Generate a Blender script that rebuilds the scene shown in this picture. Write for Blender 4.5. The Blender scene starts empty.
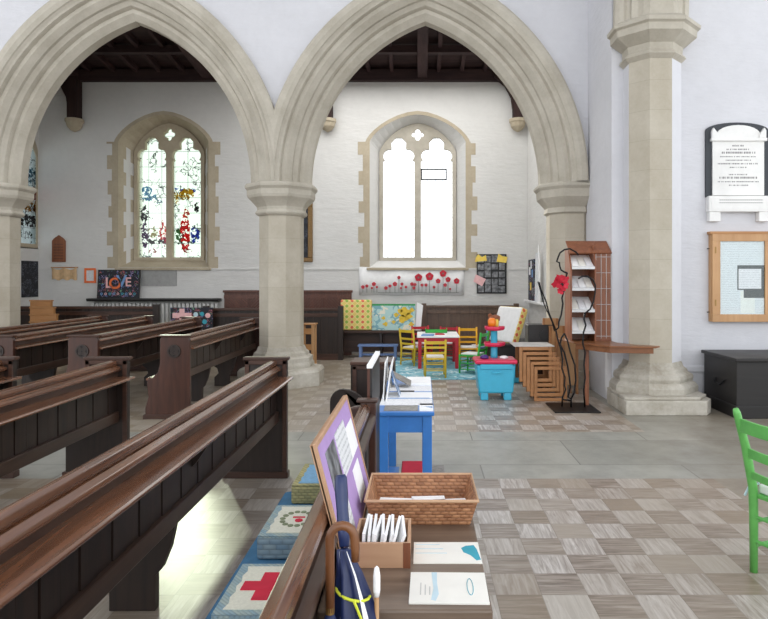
import bpy, bmesh, math, random
from mathutils import Vector, Matrix
random.seed(7)
PI = math.pi
sc = bpy.context.scene
col = sc.collection
# ------------------------------------------------------------------ camera
cam_d = bpy.data.cameras.new('camera'); cam = bpy.data.objects.new('camera', cam_d); col.objects.link(cam)
H = 1.58; F = 633.0
cam.location = (0, 0, H); cam.rotation_euler = (PI/2, 0, 0)
cam_d.sensor_width = 36; cam_d.lens = F/768*36
cam_d.shift_x = (384-421)/768; cam_d.shift_y = (278-309.5)/768
cam_d.clip_start = .05; cam_d.clip_end = 200
sc.camera = cam
# ------------------------------------------------------------------ world, lights, exposure
w = bpy.data.worlds.new('world'); sc.world = w; w.use_nodes = True
w.node_tree.nodes['Background'].inputs[0].default_value = (.93, .965, 1, 1)
w.node_tree.nodes['Background'].inputs[1].default_value = 2.0
def area(name, loc, rot, sx, sy, power, colr=(1, 1, 1)):
    l = bpy.data.lights.new(name, 'AREA'); l.shape = 'RECTANGLE'; l.size = sx; l.size_y = sy
    l.energy = power; l.color = colr
    o = bpy.data.objects.new(name, l); o.location = loc; o.rotation_euler = rot; col.objects.link(o); return o
# added fill lamps for unseen nave windows, behind and above the camera
area('nave_fill', (3.2, -4.5, 5.5), (math.radians(68), 0, math.radians(14)), 8, 4, 175, (.95, .965, 1))
area('nave_top_fill', (-5.0, 3.0, 8.7), (0, 0, 0), 9, 4, 165, (.95, .965, 1))
# fill lamp added under the roof to brighten the aisle
area('aisle_fill', (-.6, 11.6, 5.6), (0, 0, 0), 5, 2.0, 125, (1, .99, .97))
sd = bpy.data.lights.new('sun', 'SUN'); sd.energy = 3.6; sd.angle = math.radians(2.2); sd.color = (1, .95, .86)
so = bpy.data.objects.new('sun', sd); col.objects.link(so)
sdir = Vector((1, -2.2, -.87)).normalized()
so.rotation_euler = (-sdir).to_track_quat('Z', 'Y').to_euler()
sc.view_settings.view_transform = 'Standard'; sc.view_settings.look = 'None'
sc.view_settings.exposure = 0.0; sc.view_settings.gamma = 1.0; sc.view_settings.use_curve_mapping = False
sc.cycles.use_denoising = True; sc.cycles.max_bounces = 8; sc.cycles.diffuse_bounces = 5
sc.cycles.transparent_max_bounces = 12; sc.cycles.sample_clamp_indirect = 6

# ------------------------------------------------------------------ materials
def srgb(r, g, b):
    f = lambda c: (c/255/12.92) if c/255 <= .04045 else ((c/255+.055)/1.055)**2.4
    return (f(r), f(g), f(b), 1)
class NT:
    def __init__(s, name):
        s.m = bpy.data.materials.new(name); s.m.use_nodes = True
        s.t = s.m.node_tree; s.b = s.t.nodes['Principled BSDF']
    def n(s, kind, **kw):
        x = s.t.nodes.new(kind)
        for k, v in kw.items(): setattr(x, k, v)
        return x
    def l(s, a, b): s.t.links.new(a, b)
    def math(s, op, a, b=None, c=None):
        x = s.n('ShaderNodeMath', operation=op)
        for i, v in enumerate((a, b, c)):
            if v is None: continue
            if isinstance(v, (int, float)): x.inputs[i].default_value = v
            else: s.l(v, x.inputs[i])
        return x.outputs[0]
    def mix(s, fac, a, b, blend='MIX'):
        x = s.n('ShaderNodeMix', data_type='RGBA', blend_type=blend)
        for i, v in ((0, fac), (6, a), (7, b)):
            if isinstance(v, (int, float)): x.inputs[i].default_value = v
            elif isinstance(v, tuple): x.inputs[i].default_value = v
            else: s.l(v, x.inputs[i])
        return x.outputs[2]
    def coords(s, scale=(1, 1, 1), kind='Object', world=False):
        if world: src = s.n('ShaderNodeNewGeometry').outputs['Position']
        else: src = s.n('ShaderNodeTexCoord').outputs[kind]
        mp = s.n('ShaderNodeMapping'); mp.inputs['Scale'].default_value = scale
        s.l(src, mp.inputs[0]); return mp.outputs[0]
    def noise(s, vec, scale=5, detail=4, rough=.55, dist=0):
        x = s.n('ShaderNodeTexNoise'); x.inputs['Scale'].default_value = scale; x.inputs['Detail'].default_value = detail
        x.inputs['Roughness'].default_value = rough; x.inputs['Distortion'].default_value = dist
        s.l(vec, x.inputs['Vector']); return x.outputs['Fac']
    def ramp(s, fac, stops):
        x = s.n('ShaderNodeValToRGB'); e = x.color_ramp.elements
        while len(e) < len(stops): e.new(.5)
        for i, (p, c) in enumerate(stops): e[i].position = p; e[i].color = c
        s.l(fac, x.inputs[0]); return x.outputs[0]
    def bump(s, h, strength=.2, dist=.01):
        x = s.n('ShaderNodeBump'); x.inputs['Strength'].default_value = strength; x.inputs['Distance'].default_value = dist
        s.l(h, x.inputs['Height']); s.l(x.outputs[0], s.b.inputs['Normal'])
    def out(s, c, rough=.5, metal=0, spec=.5):
        if isinstance(c, tuple): s.b.inputs['Base Color'].default_value = c
        else: s.l(c, s.b.inputs['Base Color'])
        if isinstance(rough, (int, float)): s.b.inputs['Roughness'].default_value = rough
        else: s.l(rough, s.b.inputs['Roughness'])
        s.b.inputs['Metallic'].default_value = metal; s.b.inputs['Specular IOR Level'].default_value = spec
        return s.m
def plain(name, c, rough=.5, metal=0, var=.06, scale=14):
    n = NT(name); v = n.coords(); f = n.noise(v, scale, 3)
    d = tuple(x*(1-var*2) for x in c[:3])+(1,)
    u = tuple(min(1, x*(1+var)) for x in c[:3])+(1,)
    return n.out(n.ramp(f, [(.3, d), (.7, u)]), rough, metal)
def plaster(name, c, dirt=None, bump=.25):
    n = NT(name); v = n.coords(world=True)
    f = n.noise(v, 1.1, 5, .6); g = n.noise(v, 9, 5, .65)
    d = tuple(x*.90 for x in c[:3])+(1,)
    cc = n.ramp(f, [(.3, d), (.65, c)])
    cc = n.mix(.25, cc, n.ramp(g, [(.35, d), (.6, c)]))
    vs = n.coords(scale=(1, 1, 3.2), world=True)
    h = n.noise(vs, 3.0, 6, .6)
    n.bump(h, bump, .05)
    return n.out(cc, .85, 0, .2)
def stone(name, c1, c2, joints=None, rough=.8):
    n = NT(name); v = n.coords(world=True)
    f = n.noise(v, 2.2, 6, .65); g = n.noise(v, 30, 4, .6)
    cc = n.ramp(f, [(.3, c2), (.7, c1)])
    cc = n.mix(.18, cc, n.ramp(g, [(.3, c2), (.7, c1)]))
    if joints:
        sep = n.n('ShaderNodeSeparateXYZ'); n.l(v, sep.inputs[0])
        fr = n.math('FRACT', n.math('MULTIPLY', sep.outputs[2], 1/joints))
        ln = n.math('LESS_THAN', fr, .014)
        cell = n.math('FLOOR', n.math('MULTIPLY', sep.outputs[2], 1/joints))
        wn = n.n('ShaderNodeTexWhiteNoise', noise_dimensions='1D'); n.l(cell, wn.inputs['W'])
        cc = n.mix(n.math('MULTIPLY', wn.outputs[0], .35), cc, c2)
        cc = n.mix(n.math('MULTIPLY', ln, .35), cc, tuple(x*.6 for x in c2[:3])+(1,))
    n.bump(g, .15, .01)
    return n.out(cc, rough, 0, .25)
def wood(name, c1, c2, axis='Y', rough=.4, grain=9, gloss_var=.15, spec=.5, isl=.35, bmp=.06):
    n = NT(name)
    s = {'X': (.09, 1, 1), 'Y': (1, .09, 1), 'Z': (1, 1, .09)}[axis]
    v = n.coords(scale=s); f = n.noise(v, grain*2, 6, .65, .6)
    v2 = n.coords(); g = n.noise(v2, 3.5, 4, .6)
    cc = n.ramp(f, [(.3, c2), (.68, c1)])
    cc = n.mix(n.math('MULTIPLY', g, .45), cc, tuple(x*.55 for x in c2[:3])+(1,))
    gi = n.n('ShaderNodeNewGeometry')
    cc = n.mix(n.math('MULTIPLY', gi.outputs['Random Per Island'], isl), cc, tuple(x*.6 for x in c2[:3])+(1,))
    n.bump(f, bmp, .003)
    r = n.math('ADD', n.math('MULTIPLY', g, gloss_var*2), rough-gloss_var)
    return n.out(cc, r, 0, spec)
def floor_mat():
    n = NT('tile_floor'); src = n.n('ShaderNodeNewGeometry').outputs['Position']
    sep = n.n('ShaderNodeSeparateXYZ'); n.l(src, sep.inputs[0])
    X, Y = sep.outputs[0], sep.outputs[1]
    T = .2286
    tx = n.math('DIVIDE', n.math('SUBTRACT', X, .83), T); ty = n.math('DIVIDE', n.math('SUBTRACT', 4.986, Y), T)
    fx = n.math('FLOOR', tx); fy = n.math('FLOOR', ty)
    par = n.math('FLOORED_MODULO', n.math('ADD', fx, fy), 2)          # 0 dark, 1 light
    cb = n.n('ShaderNodeCombineXYZ'); n.l(fx, cb.inputs[0]); n.l(fy, cb.inputs[1])
    wn = n.n('ShaderNodeTexWhiteNoise', noise_dimensions='2D'); n.l(cb.outputs[0], wn.inputs['Vector'])
    r = wn.outputs['Value']
    off = n.n('ShaderNodeVectorMath', operation='SCALE'); n.l(wn.outputs['Color'], off.inputs[0]); off.inputs['Scale'].default_value = 20
    add = n.n('ShaderNodeVectorMath', operation='ADD'); n.l(src, add.inputs[0]); n.l(off.outputs[0], add.inputs[1])
    def grain(s):
        mp = n.n('ShaderNodeMapping'); mp.inputs['Scale'].default_value = s; n.l(add.outputs[0], mp.inputs[0])
        return n.noise(mp.outputs[0], 1, 5, .65, .8)
    gd = grain((3.5, 42, 1)); gl = grain((42, 3.5, 1))
    dark = n.ramp(gd, [(.34, srgb(110, 99, 90)), (.5, srgb(146, 136, 127)), (.66, srgb(174, 165, 156))])
    lite = n.ramp(gl, [(.34, srgb(150, 142, 136)), (.5, srgb(184, 178, 172)), (.66, srgb(210, 206, 202))])
    big = n.noise(src, .9, 4, .6)
    c = n.mix(par, dark, lite)
    # worn variety from tile to tile
    c = n.mix(n.math('MULTIPLY', n.math('POWER', r, 1.6), .75), c, n.mix(n.math('FRACT', n.math('MULTIPLY', r, 7.3)), srgb(138, 122, 102), srgb(190, 184, 174)))
    # browner boards towards the right and under the pews
    wr = n.n('ShaderNodeMapRange'); n.l(X, wr.inputs[0]); wr.inputs[1].default_value = .4; wr.inputs[2].default_value = 2.2
    wl = n.n('ShaderNodeMapRange'); n.l(X, wl.inputs[0]); wl.inputs[1].default_value = -1.0; wl.inputs[2].default_value = -1.5
    c = n.mix(n.math('MULTIPLY', wr.outputs[0], n.math('MULTIPLY', big, .8)), c, srgb(140, 118, 92))
    c = n.mix(n.math('MULTIPLY', wl.outputs[0], .5), c, n.mix(big, srgb(120, 98, 70), srgb(152, 140, 112)))
    c = n.mix(n.math('MULTIPLY', n.math('GREATER_THAN', big, .58), .12), c, srgb(120, 108, 92))
    # joints
    ex = n.math('FRACT', tx); ey = n.math('FRACT', ty)
    j = n.math('MAXIMUM', n.math('LESS_THAN', ex, .018), n.math('LESS_THAN', ey, .018))
    c = n.mix(n.math('MULTIPLY', j, .45), c, srgb(104, 94, 82))
    h = n.math('SUBTRACT', n.mix(par, gd, gl), j)
    n.bump(h, .07, .004)
    return n.out(c, n.math('ADD', n.math('MULTIPLY', big, .22), .24), 0, .5)
def slab_mat(name, c1, c2, sx, sy, off=0, stain=False):
    n = NT(name); v = n.coords(world=True)
    mp = n.n('ShaderNodeMapping'); mp.inputs['Location'].default_value = (off, off*.7, 0); n.l(v, mp.inputs[0])
    b = n.n('ShaderNodeTexBrick'); n.l(mp.outputs[0], b.inputs['Vector']); b.inputs['Scale'].default_value = 1
    b.inputs['Brick Width'].default_value = sx; b.inputs['Row Height'].default_value = sy
    b.inputs['Mortar Size'].default_value = .006; b.inputs['Color1'].default_value = c1; b.inputs['Color2'].default_value = c2
    b.inputs['Mortar'].default_value = tuple(x*.6 for x in c2[:3])+(1,)
    f = n.noise(v, 2.6, 6, .65); g = n.noise(v, 14, 5, .6)
    c = n.mix(n.ramp(f, [(.4, (0, 0, 0, 1)), (.7, (.55, .55, .55, 1))]), b.outputs[0], tuple(x*.65 for x in c2[:3])+(1,))
    if stain:
        sx_ = n.n('ShaderNodeSeparateXYZ'); n.l(v, sx_.inputs[0])
        mr = n.n('ShaderNodeMapRange'); n.l(sx_.outputs[0], mr.inputs[0]); mr.inputs[1].default_value = 1.6; mr.inputs[2].default_value = 3.4
        c = n.mix(n.math('MULTIPLY', mr.outputs[0], n.math('ADD', n.math('MULTIPLY', f, .9), .25)), c, srgb(126, 112, 94))
    n.bump(g, .12, .008)
    return n.out(c, n.math('ADD', n.math('MULTIPLY', f, .3), .22), 0, .45)
def glass_mat(name, blobs=(), clutter=0, lattice=(.17, .24), tint=(1, 1, 1, 1)):
    """window glass that lets the daylight through, with leads; blobs = coloured figures at (x, z, rx, rz, colour)"""
    n = NT(name); n.t.nodes.remove(n.b)
    out = n.t.nodes['Material Output']
    src = n.n('ShaderNodeTexCoord').outputs['Object']
    sep = n.n('ShaderNodeSeparateXYZ'); n.l(src, sep.inputs[0]); X, Z = sep.outputs[0], sep.outputs[2]
    c = tint
    if clutter:
        wob = n.n('ShaderNodeTexNoise'); wob.inputs['Scale'].default_value = 13; wob.inputs['Detail'].default_value = 5; n.l(src, wob.inputs['Vector'])
        ws = n.n('ShaderNodeVectorMath', operation='MULTIPLY_ADD'); n.l(wob.outputs['Color'], ws.inputs[0]); ws.inputs[1].default_value = (.16, 0, .16); n.l(src, ws.inputs[2])
        s2 = n.n('ShaderNodeSeparateXYZ'); n.l(ws.outputs[0], s2.inputs[0]); X2 = n.math('SUBTRACT', s2.outputs[0], .08); Z2 = n.math('SUBTRACT', s2.outputs[2], .08)
        vor = n.n('ShaderNodeTexVoronoi', feature='DISTANCE_TO_EDGE'); vor.inputs['Scale'].default_value = 9; n.l(ws.outputs[0], vor.inputs['Vector'])
        patch = n.noise(src, 3.2, 2, .5)
        brk = n.math('GREATER_THAN', n.noise(src, 15, 3, .6), .46)
        for (bx, bz, rx, rz, cc) in blobs:
            dx = n.math('DIVIDE', n.math('SUBTRACT', X2, bx), rx); dz = n.math('DIVIDE', n.math('SUBTRACT', Z2, bz), rz)
            d = n.math('ADD', n.math('MULTIPLY', dx, dx), n.math('MULTIPLY', dz, dz))
            c = n.mix(n.math('MULTIPLY', n.math('LESS_THAN', d, 1.0), brk), c, cc)
        ink = n.math('MULTIPLY', n.math('LESS_THAN', vor.outputs['Distance'], .028), n.math('GREATER_THAN', patch, .52))
        c = n.mix(n.math('MULTIPLY', ink, clutter), c, (.015, .015, .02, 1))
    lx = n.math('LESS_THAN', n.math('FRACT', n.math('DIVIDE', n.math('ADD', X, 10), lattice[0])), .035)
    lz = n.math('LESS_THAN', n.math('FRACT', n.math('DIVIDE', n.math('ADD', Z, 0), lattice[1])), .03)
    c = n.mix(n.math('MULTIPLY', n.math('MAXIMUM', lx, lz), .55), c, (.12, .12, .13, 1))
    tr = n.n('ShaderNodeBsdfTransparent'); gl = n.n('ShaderNodeBsdfGlossy'); gl.inputs['Roughness'].default_value = .15
    if isinstance(c, tuple): tr.inputs[0].default_value = c
    else: n.l(c, tr.inputs[0])
    mx = n.n('ShaderNodeMixShader'); mx.inputs[0].default_value = .06
    n.l(tr.outputs[0], mx.inputs[1]); n.l(gl.outputs[0], mx.inputs[2]); n.l(mx.outputs[0], out.inputs['Surface'])
    return n.m
def scribble_mat(name, base, inks, scale=16, thr=.055, rough=.6, dens=.52):
    """chalk strokes or small print scattered on a sheet"""
    n = NT(name); v = n.coords(); c = base
    for i, ink in enumerate(inks):
        mp = n.n('ShaderNodeMapping'); mp.inputs['Location'].default_value = (i*3.7, i*1.9, i*5.1); n.l(v, mp.inputs[0])
        vo = n.n('ShaderNodeTexVoronoi', feature='DISTANCE_TO_EDGE'); vo.inputs['Scale'].default_value = scale; n.l(mp.outputs[0], vo.inputs['Vector'])
        pt = n.noise(mp.outputs[0], scale*.45, 2, .5)
        k = n.math('MULTIPLY', n.math('LESS_THAN', vo.outputs['Distance'], thr), n.math('GREATER_THAN', pt, dens))
        c = n.mix(k, c, ink)
    return n.out(c, rough)
def print_mat(name, base, ink, axis='Z', pitch=.02, thick=.35, area=.5):
    """rows of small illegible print"""
    n = NT(name); v = n.coords(); sep = n.n('ShaderNodeSeparateXYZ'); n.l(v, sep.inputs[0])
    a = {'X': 0, 'Y': 1, 'Z': 2}[axis]
    row = n.math('LESS_THAN', n.math('FRACT', n.math('DIVIDE', sep.outputs[a], pitch)), thick)
    s = [.1/pitch*.12]*3; s[a] = .05/pitch
    mp = n.n('ShaderNodeMapping'); mp.inputs['Scale'].default_value = [60, 60, 60] if a == 2 else [60, 60, 60]; n.l(v, mp.inputs[0])
    wds = n.math('GREATER_THAN', n.noise(mp.outputs[0], 1.6, 1, .4), area)
    c = n.mix(n.math('MULTIPLY', n.math('MULTIPLY', row, wds), .4), base, ink)
    return n.out(c, .6)
def check_fabric(name, base, inks, cell=.1):
    """printed dots in a diamond lattice on box cushions"""
    n = NT(name); v = n.coords(); sep = n.n('ShaderNodeSeparateXYZ'); n.l(v, sep.inputs[0])
    X = n.math('ADD', sep.outputs[0], sep.outputs[1]); Z = sep.outputs[2]
    u = n.math('DIVIDE', X, cell); w_ = n.math('DIVIDE', Z, cell)
    fu = n.math('SUBTRACT', n.math('FRACT', u), .5); fw = n.math('SUBTRACT', n.math('FRACT', w_), .5)
    d = n.math('SQRT', n.math('ADD', n.math('MULTIPLY', fu, fu), n.math('MULTIPLY', fw, fw)))
    par = n.math('FLOORED_MODULO', n.math('FLOOR', u), 2)
    ink = n.mix(par, inks[0], inks[1])
    c = n.mix(n.math('LESS_THAN', d, .27), base, ink)
    dia = n.math('LESS_THAN', n.math('ABSOLUTE', n.math('SUBTRACT', n.math('ADD', n.math('ABSOLUTE', fu), n.math('ABSOLUTE', fw)), .5)), .05)
    c = n.mix(n.math('MULTIPLY', dia, .6), c, srgb(245, 236, 190))
    return n.out(c, .85)
def weave(name, c1, c2, w_=.03, h_=.014, rough=.55, depth=.5):
    n = NT(name); v = n.coords()
    sep = n.n('ShaderNodeSeparateXYZ'); n.l(v, sep.inputs[0])
    u = n.math('DIVIDE', n.math('ADD', sep.outputs[0], sep.outputs[1]), w_); z = n.math('DIVIDE', n.math('ADD', sep.outputs[2], n.math('MULTIPLY', sep.outputs[1], .0)), h_)
    sh = n.math('MULTIPLY', n.math('FLOORED_MODULO', n.math('FLOOR', z), 2), 1.0)
    a = n.math('ABSOLUTE', n.math('SINE', n.math('MULTIPLY', n.math('ADD', u, n.math('MULTIPLY', sh, .5)), PI)))
    b = n.math('ABSOLUTE', n.math('SINE', n.math('MULTIPLY', z, PI)))
    h = n.math('MULTIPLY', n.math('POWER', a, .5), n.math('POWER', b, .5))
    g = n.noise(v, 30, 4, .6)
    wn = n.n('ShaderNodeTexWhiteNoise', noise_dimensions='2D'); cb = n.n('ShaderNodeCombineXYZ'); n.l(n.math('FLOOR', n.math('ADD', u, n.math('MULTIPLY', sh, .5))), cb.inputs[0]); n.l(n.math('FLOOR', z), cb.inputs[1]); n.l(cb.outputs[0], wn.inputs['Vector'])
    c = n.mix(n.math('ADD', n.math('MULTIPLY', g, .4), n.math('MULTIPLY', wn.outputs[0], .6)), c2, c1)
    c = n.mix(n.math('MULTIPLY', n.math('SUBTRACT', 1.0, h), depth), c, tuple(x*.4 for x in c2[:3])+(1,))
    n.bump(h, .6, .004)
    return n.out(c, rough)

M = {}
M['plaster'] = plaster('white_plaster', srgb(213, 213, 217))
M['plaster_aisle'] = plaster('aisle_limewash', srgb(218, 217, 214), bump=.3)
M['stone'] = stone('limestone', srgb(195, 189, 176), srgb(166, 159, 145))
M['stone_pier'] = stone('limestone_ashlar', srgb(197, 191, 177), srgb(170, 161, 144), .36)
M['stone_dress'] = stone('window_dressing_stone', srgb(192, 181, 160), srgb(166, 153, 131))
M['stone_worn'] = stone('worn_plinth_stone', srgb(206, 202, 192), srgb(140, 130, 112))
M['marble'] = stone('white_marble', srgb(238, 237, 234), srgb(220, 219, 216), rough=.4)
M['slate'] = plain('black_slate', srgb(44, 48, 54), .5)
M['floor'] = floor_mat()
M['slab'] = slab_mat('grey_floor_slabs', srgb(168, 168, 160), srgb(152, 152, 144), 1.7, .8, .35, True)
M['slab_brown'] = slab_mat('brown_floor_slabs', srgb(158, 148, 134), srgb(140, 129, 114), .9, 1.3, .1)
D1, D2 = srgb(86, 62, 49), srgb(48, 34, 28)
M['pew'] = wood('dark_oak_length', D1, D2, 'Y', .36, 9, .1)
M['pew_v'] = wood('dark_oak_upright', srgb(62, 45, 37), srgb(31, 23, 20), 'Z', .42, 9, .1)
M['pew_rail'] = wood('polished_oak_rail', srgb(150, 100, 70), srgb(86, 57, 43), 'Y', .24, 10, .05, bmp=.015)
for k_ in ('pew_rail',):
    b_ = M[k_].node_tree.nodes['Principled BSDF']; b_.inputs['Coat Weight'].default_value = .5; b_.inputs['Coat Roughness'].default_value = .16
M['pew_x'] = wood('dark_oak_cross', srgb(96, 62, 46), srgb(56, 36, 28), 'X', .42, 9, .1)
M['pew_end'] = wood('brown_bench_end', srgb(94, 58, 45), srgb(54, 33, 27), 'Z', .32, 6, .08)
M['red_oak'] = wood('reddish_oak', srgb(122, 74, 56), srgb(84, 48, 36), 'Z', .4, 8)
M['beam'] = wood('black_roof_timber', srgb(92, 68, 66), srgb(56, 40, 42), 'Y', .7, 5, .05, .2)
M['beam_x'] = wood('black_roof_timber_cross', srgb(84, 64, 62), srgb(52, 40, 42), 'X', .7, 5, .05, .2)
M['beam_z'] = wood('black_wall_post_timber', srgb(78, 56, 52), srgb(46, 34, 34), 'Z', .7, 5, .05, .2)
M['pine'] = wood('varnished_pine', srgb(218, 174, 126), srgb(192, 144, 96), 'Z', .42, 6, .08)
M['pine_x'] = wood('varnished_pine_cross', srgb(206, 156, 102), srgb(176, 122, 72), 'X', .42, 6, .08)
M['ply'] = wood('stacking_stool_wood', srgb(196, 140, 90), srgb(160, 108, 64), 'X', .4, 6, .08)
M['shelfwood'] = wood('brown_shelf_wood', srgb(160, 98, 62), srgb(120, 68, 42), 'Z', .42, 7, .08)
M['shelfwood_x'] = wood('brown_shelf_wood_cross', srgb(164, 108, 66), srgb(124, 76, 46), 'X', .35, 7, .08)
M['desk'] = wood('old_desk_top', srgb(146, 126, 108), srgb(98, 80, 66), 'X', .38, 8, .1)
M['chest'] = wood('blackened_chest_wood', srgb(46, 43, 42), srgb(30, 28, 28), 'X', .45, 6, .08)
M['boxwood'] = wood('light_box_wood', srgb(212, 172, 138), srgb(188, 144, 110), 'X', .5, 6, .05)
M['caramel'] = wood('cane_handle_wood', srgb(150, 100, 62), srgb(108, 66, 38), 'Z', .3, 8, .05)
M['brown_boards'] = wood('greyed_brown_boards', srgb(126, 100, 82), srgb(88, 68, 56), 'Z', .45, 8)
M['bluepaint'] = plain('blue_gloss_paint', srgb(58, 124, 200), .4, var=.04)
for nm, c in dict(yellowp=(222, 190, 52), orangep=(240, 176, 30), greenp=(48, 176, 66), redp=(190, 32, 48), bluep=(104, 130, 178)).items():
    M[nm] = plain(nm+'_paint', srgb(*c), .4, var=.05)
M['bigchairgreen'] = plain('lime_green_paint', srgb(104, 182, 92), .35, var=.08)
M['white'] = plain('white_paper', srgb(248, 248, 248), .6, var=.015)
M['whitecloth'] = plain('white_cloth', srgb(236, 236, 236), .8, var=.03)
M['offwhite'] = plain('cream_paper', srgb(236, 234, 226), .6, var=.02)
M['black'] = plain('black_paint', srgb(24, 24, 26), .5)
M['iron'] = plain('black_iron', srgb(26, 26, 28), .45, .6)
M['navy'] = plain('navy_nylon', srgb(30, 42, 84), .45)
M['navygrip'] = plain('navy_rubber_grip', srgb(34, 48, 92), .35)
M['lime'] = plain('yellow_green_strap', srgb(214, 222, 60), .6)
M['lilac'] = plain('lilac_paper', srgb(176, 146, 200), .75, var=.03)
M['teal'] = plain('teal_print', srgb(56, 160, 180), .6)
M['skyprint'] = plain('pale_blue_print', srgb(196, 220, 230), .6)
M['bluecloth'] = plain('blue_seat_cloth', srgb(62, 112, 148), .85, var=.1)
M['stitchblue'] = weave('blue_needlework', srgb(126, 160, 180), srgb(176, 188, 178), .016, .008, .9)
M['stitchside'] = weave('blue_grey_basket_stitch', srgb(110, 140, 164), srgb(150, 166, 170), .05, .02, .9)
M['stitchgold'] = weave('straw_basket_stitch', srgb(196, 184, 130), srgb(150, 150, 110), .03, .014, .9)
M['stitchcream'] = plain('cream_needlework', srgb(222, 222, 206), .9, var=.05, scale=120)
M['stitchsky'] = plain('sky_needlework', srgb(130, 178, 214), .9, var=.08, scale=90)
M['crossred'] = plain('crimson_needlework', srgb(204, 40, 66), .9)
M['leafy'] = plain('sage_needlework', srgb(130, 140, 110), .9)
M['basket'] = weave('brown_wicker', srgb(204, 150, 108), srgb(132, 84, 54), .028, .012)
M['basket_rim'] = plain('wicker_rim', srgb(196, 158, 124), .5)
M['toyblue'] = plain('turquoise_plastic', srgb(64, 172, 204), .3, var=.02)
M['toyred'] = plain('raspberry_plastic', srgb(214, 44, 84), .3, var=.02)
M['toyorange'] = plain('orange_plastic', srgb(240, 130, 30), .3, var=.02)
M['toypurple'] = plain('purple_plastic', srgb(70, 40, 120), .3, var=.02)
M['poppy'] = plain('poppy_red', srgb(196, 30, 54), .7, var=.1)
M['stem'] = plain('grey_stem', srgb(120, 124, 118), .8)
M['gold'] = plain('gilt_frame', srgb(128, 98, 56), .4, .3, var=.2, scale=40)
M['orangeframe'] = plain('orange_frame', srgb(240, 118, 58), .5)
M['parchment'] = plain('tan_parchment', srgb(214, 180, 138), .8, var=.1)
M['greyplaque'] = plain('grey_slate_plaque', srgb(158, 158, 156), .6)
M['rad'] = plain('white_radiator', srgb(218, 218, 214), .4)
M['dot'] = check_fabric('dotted_fabric', srgb(232, 206, 118), (srgb(226, 110, 84), srgb(150, 186, 80)), .105)
M['rug'] = scribble_mat('light_blue_map_rug', srgb(140, 196, 212), [srgb(214, 232, 236), srgb(96, 160, 184)], 7, .09, .9)
M['chalk'] = scribble_mat('chalkboard_with_drawings', srgb(34, 36, 46), [srgb(110, 140, 200), srgb(200, 110, 110), srgb(120, 170, 140), srgb(170, 150, 200)], 24, .045, .7, .60)
M['chalkdark'] = scribble_mat('chalkboard_with_small_writing', srgb(30, 32, 38), [srgb(110, 114, 124), srgb(70, 76, 90)], 22, .05, .7)
M['map'] = scribble_mat('world_map_print', srgb(186, 220, 216), [srgb(240, 236, 214), srgb(130, 180, 190)], 9, .12, .6)
M['mapyellow'] = plain('map_land_yellow', srgb(238, 200, 60), .6, var=.1)
M['mapgreen'] = plain('map_header_green', srgb(60, 160, 90), .6)
M['photo'] = plain('black_and_white_photos', srgb(130, 132, 136), .5, var=.46, scale=15)
M['pinkp'] = plain('pink_card', srgb(240, 190, 190), .7)
M['yellowc'] = plain('yellow_card', srgb(244, 212, 96), .7)
M['printz'] = print_mat('printed_notice', srgb(226, 228, 230), srgb(120, 124, 132), 'Z', .022, .4, .45)
M['printy'] = print_mat('printed_sheet', srgb(238, 238, 240), srgb(150, 156, 170), 'Y', .02, .35, .5)
M['engrave'] = plain('engraved_letters', srgb(128, 126, 126), .6)
M['darkgreen'] = plain('bottle_green_felt', srgb(14, 40, 36), .8)
M['lead'] = plain('window_lead', srgb(60, 60, 62), .6)
M['brass'] = plain('dull_brass', srgb(150, 120, 70), .35, .7)
M['steel'] = plain('white_wire', srgb(205, 205, 205), .35, .2)
M['teddy'] = plain('brown_plush', srgb(150, 92, 66), .95, var=.15)
M['toe'] = plain('grey_dust_cover', srgb(196, 194, 190), .6)
M['bookgrey'] = plain('grey_photo_page', srgb(140, 136, 130), .5, var=.2, scale=30)
M['blueprint_card'] = scribble_mat('blue_photo_card', srgb(90, 122, 160), [srgb(220, 226, 232), srgb(40, 60, 90)], 18, .1, .4)
M['strip'] = plain('blue_heading_print', srgb(120, 160, 210), .6)
M['shade_fill'] = plain('recess_shade', srgb(34, 30, 32), .8)
M['clearglass'] = glass_mat('leaded_clear_glass', (), 0)
M['cabinetglass'] = None
def cabglass():
    n = NT('cabinet_glass'); n.t.nodes.remove(n.b); out = n.t.nodes['Material Output']
    tr = n.n('ShaderNodeBsdfTransparent'); gl = n.n('ShaderNodeBsdfGlossy'); gl.inputs['Roughness'].default_value = .02
    tr.inputs[0].default_value = (.94, .97, .97, 1)
    mx = n.n('ShaderNodeMixShader'); mx.inputs[0].default_value = .1
    n.l(tr.outputs[0], mx.inputs[1]); n.l(gl.outputs[0], mx.inputs[2]); n.l(mx.outputs[0], out.inputs['Surface']); return n.m
M['cabinetglass'] = cabglass()

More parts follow.
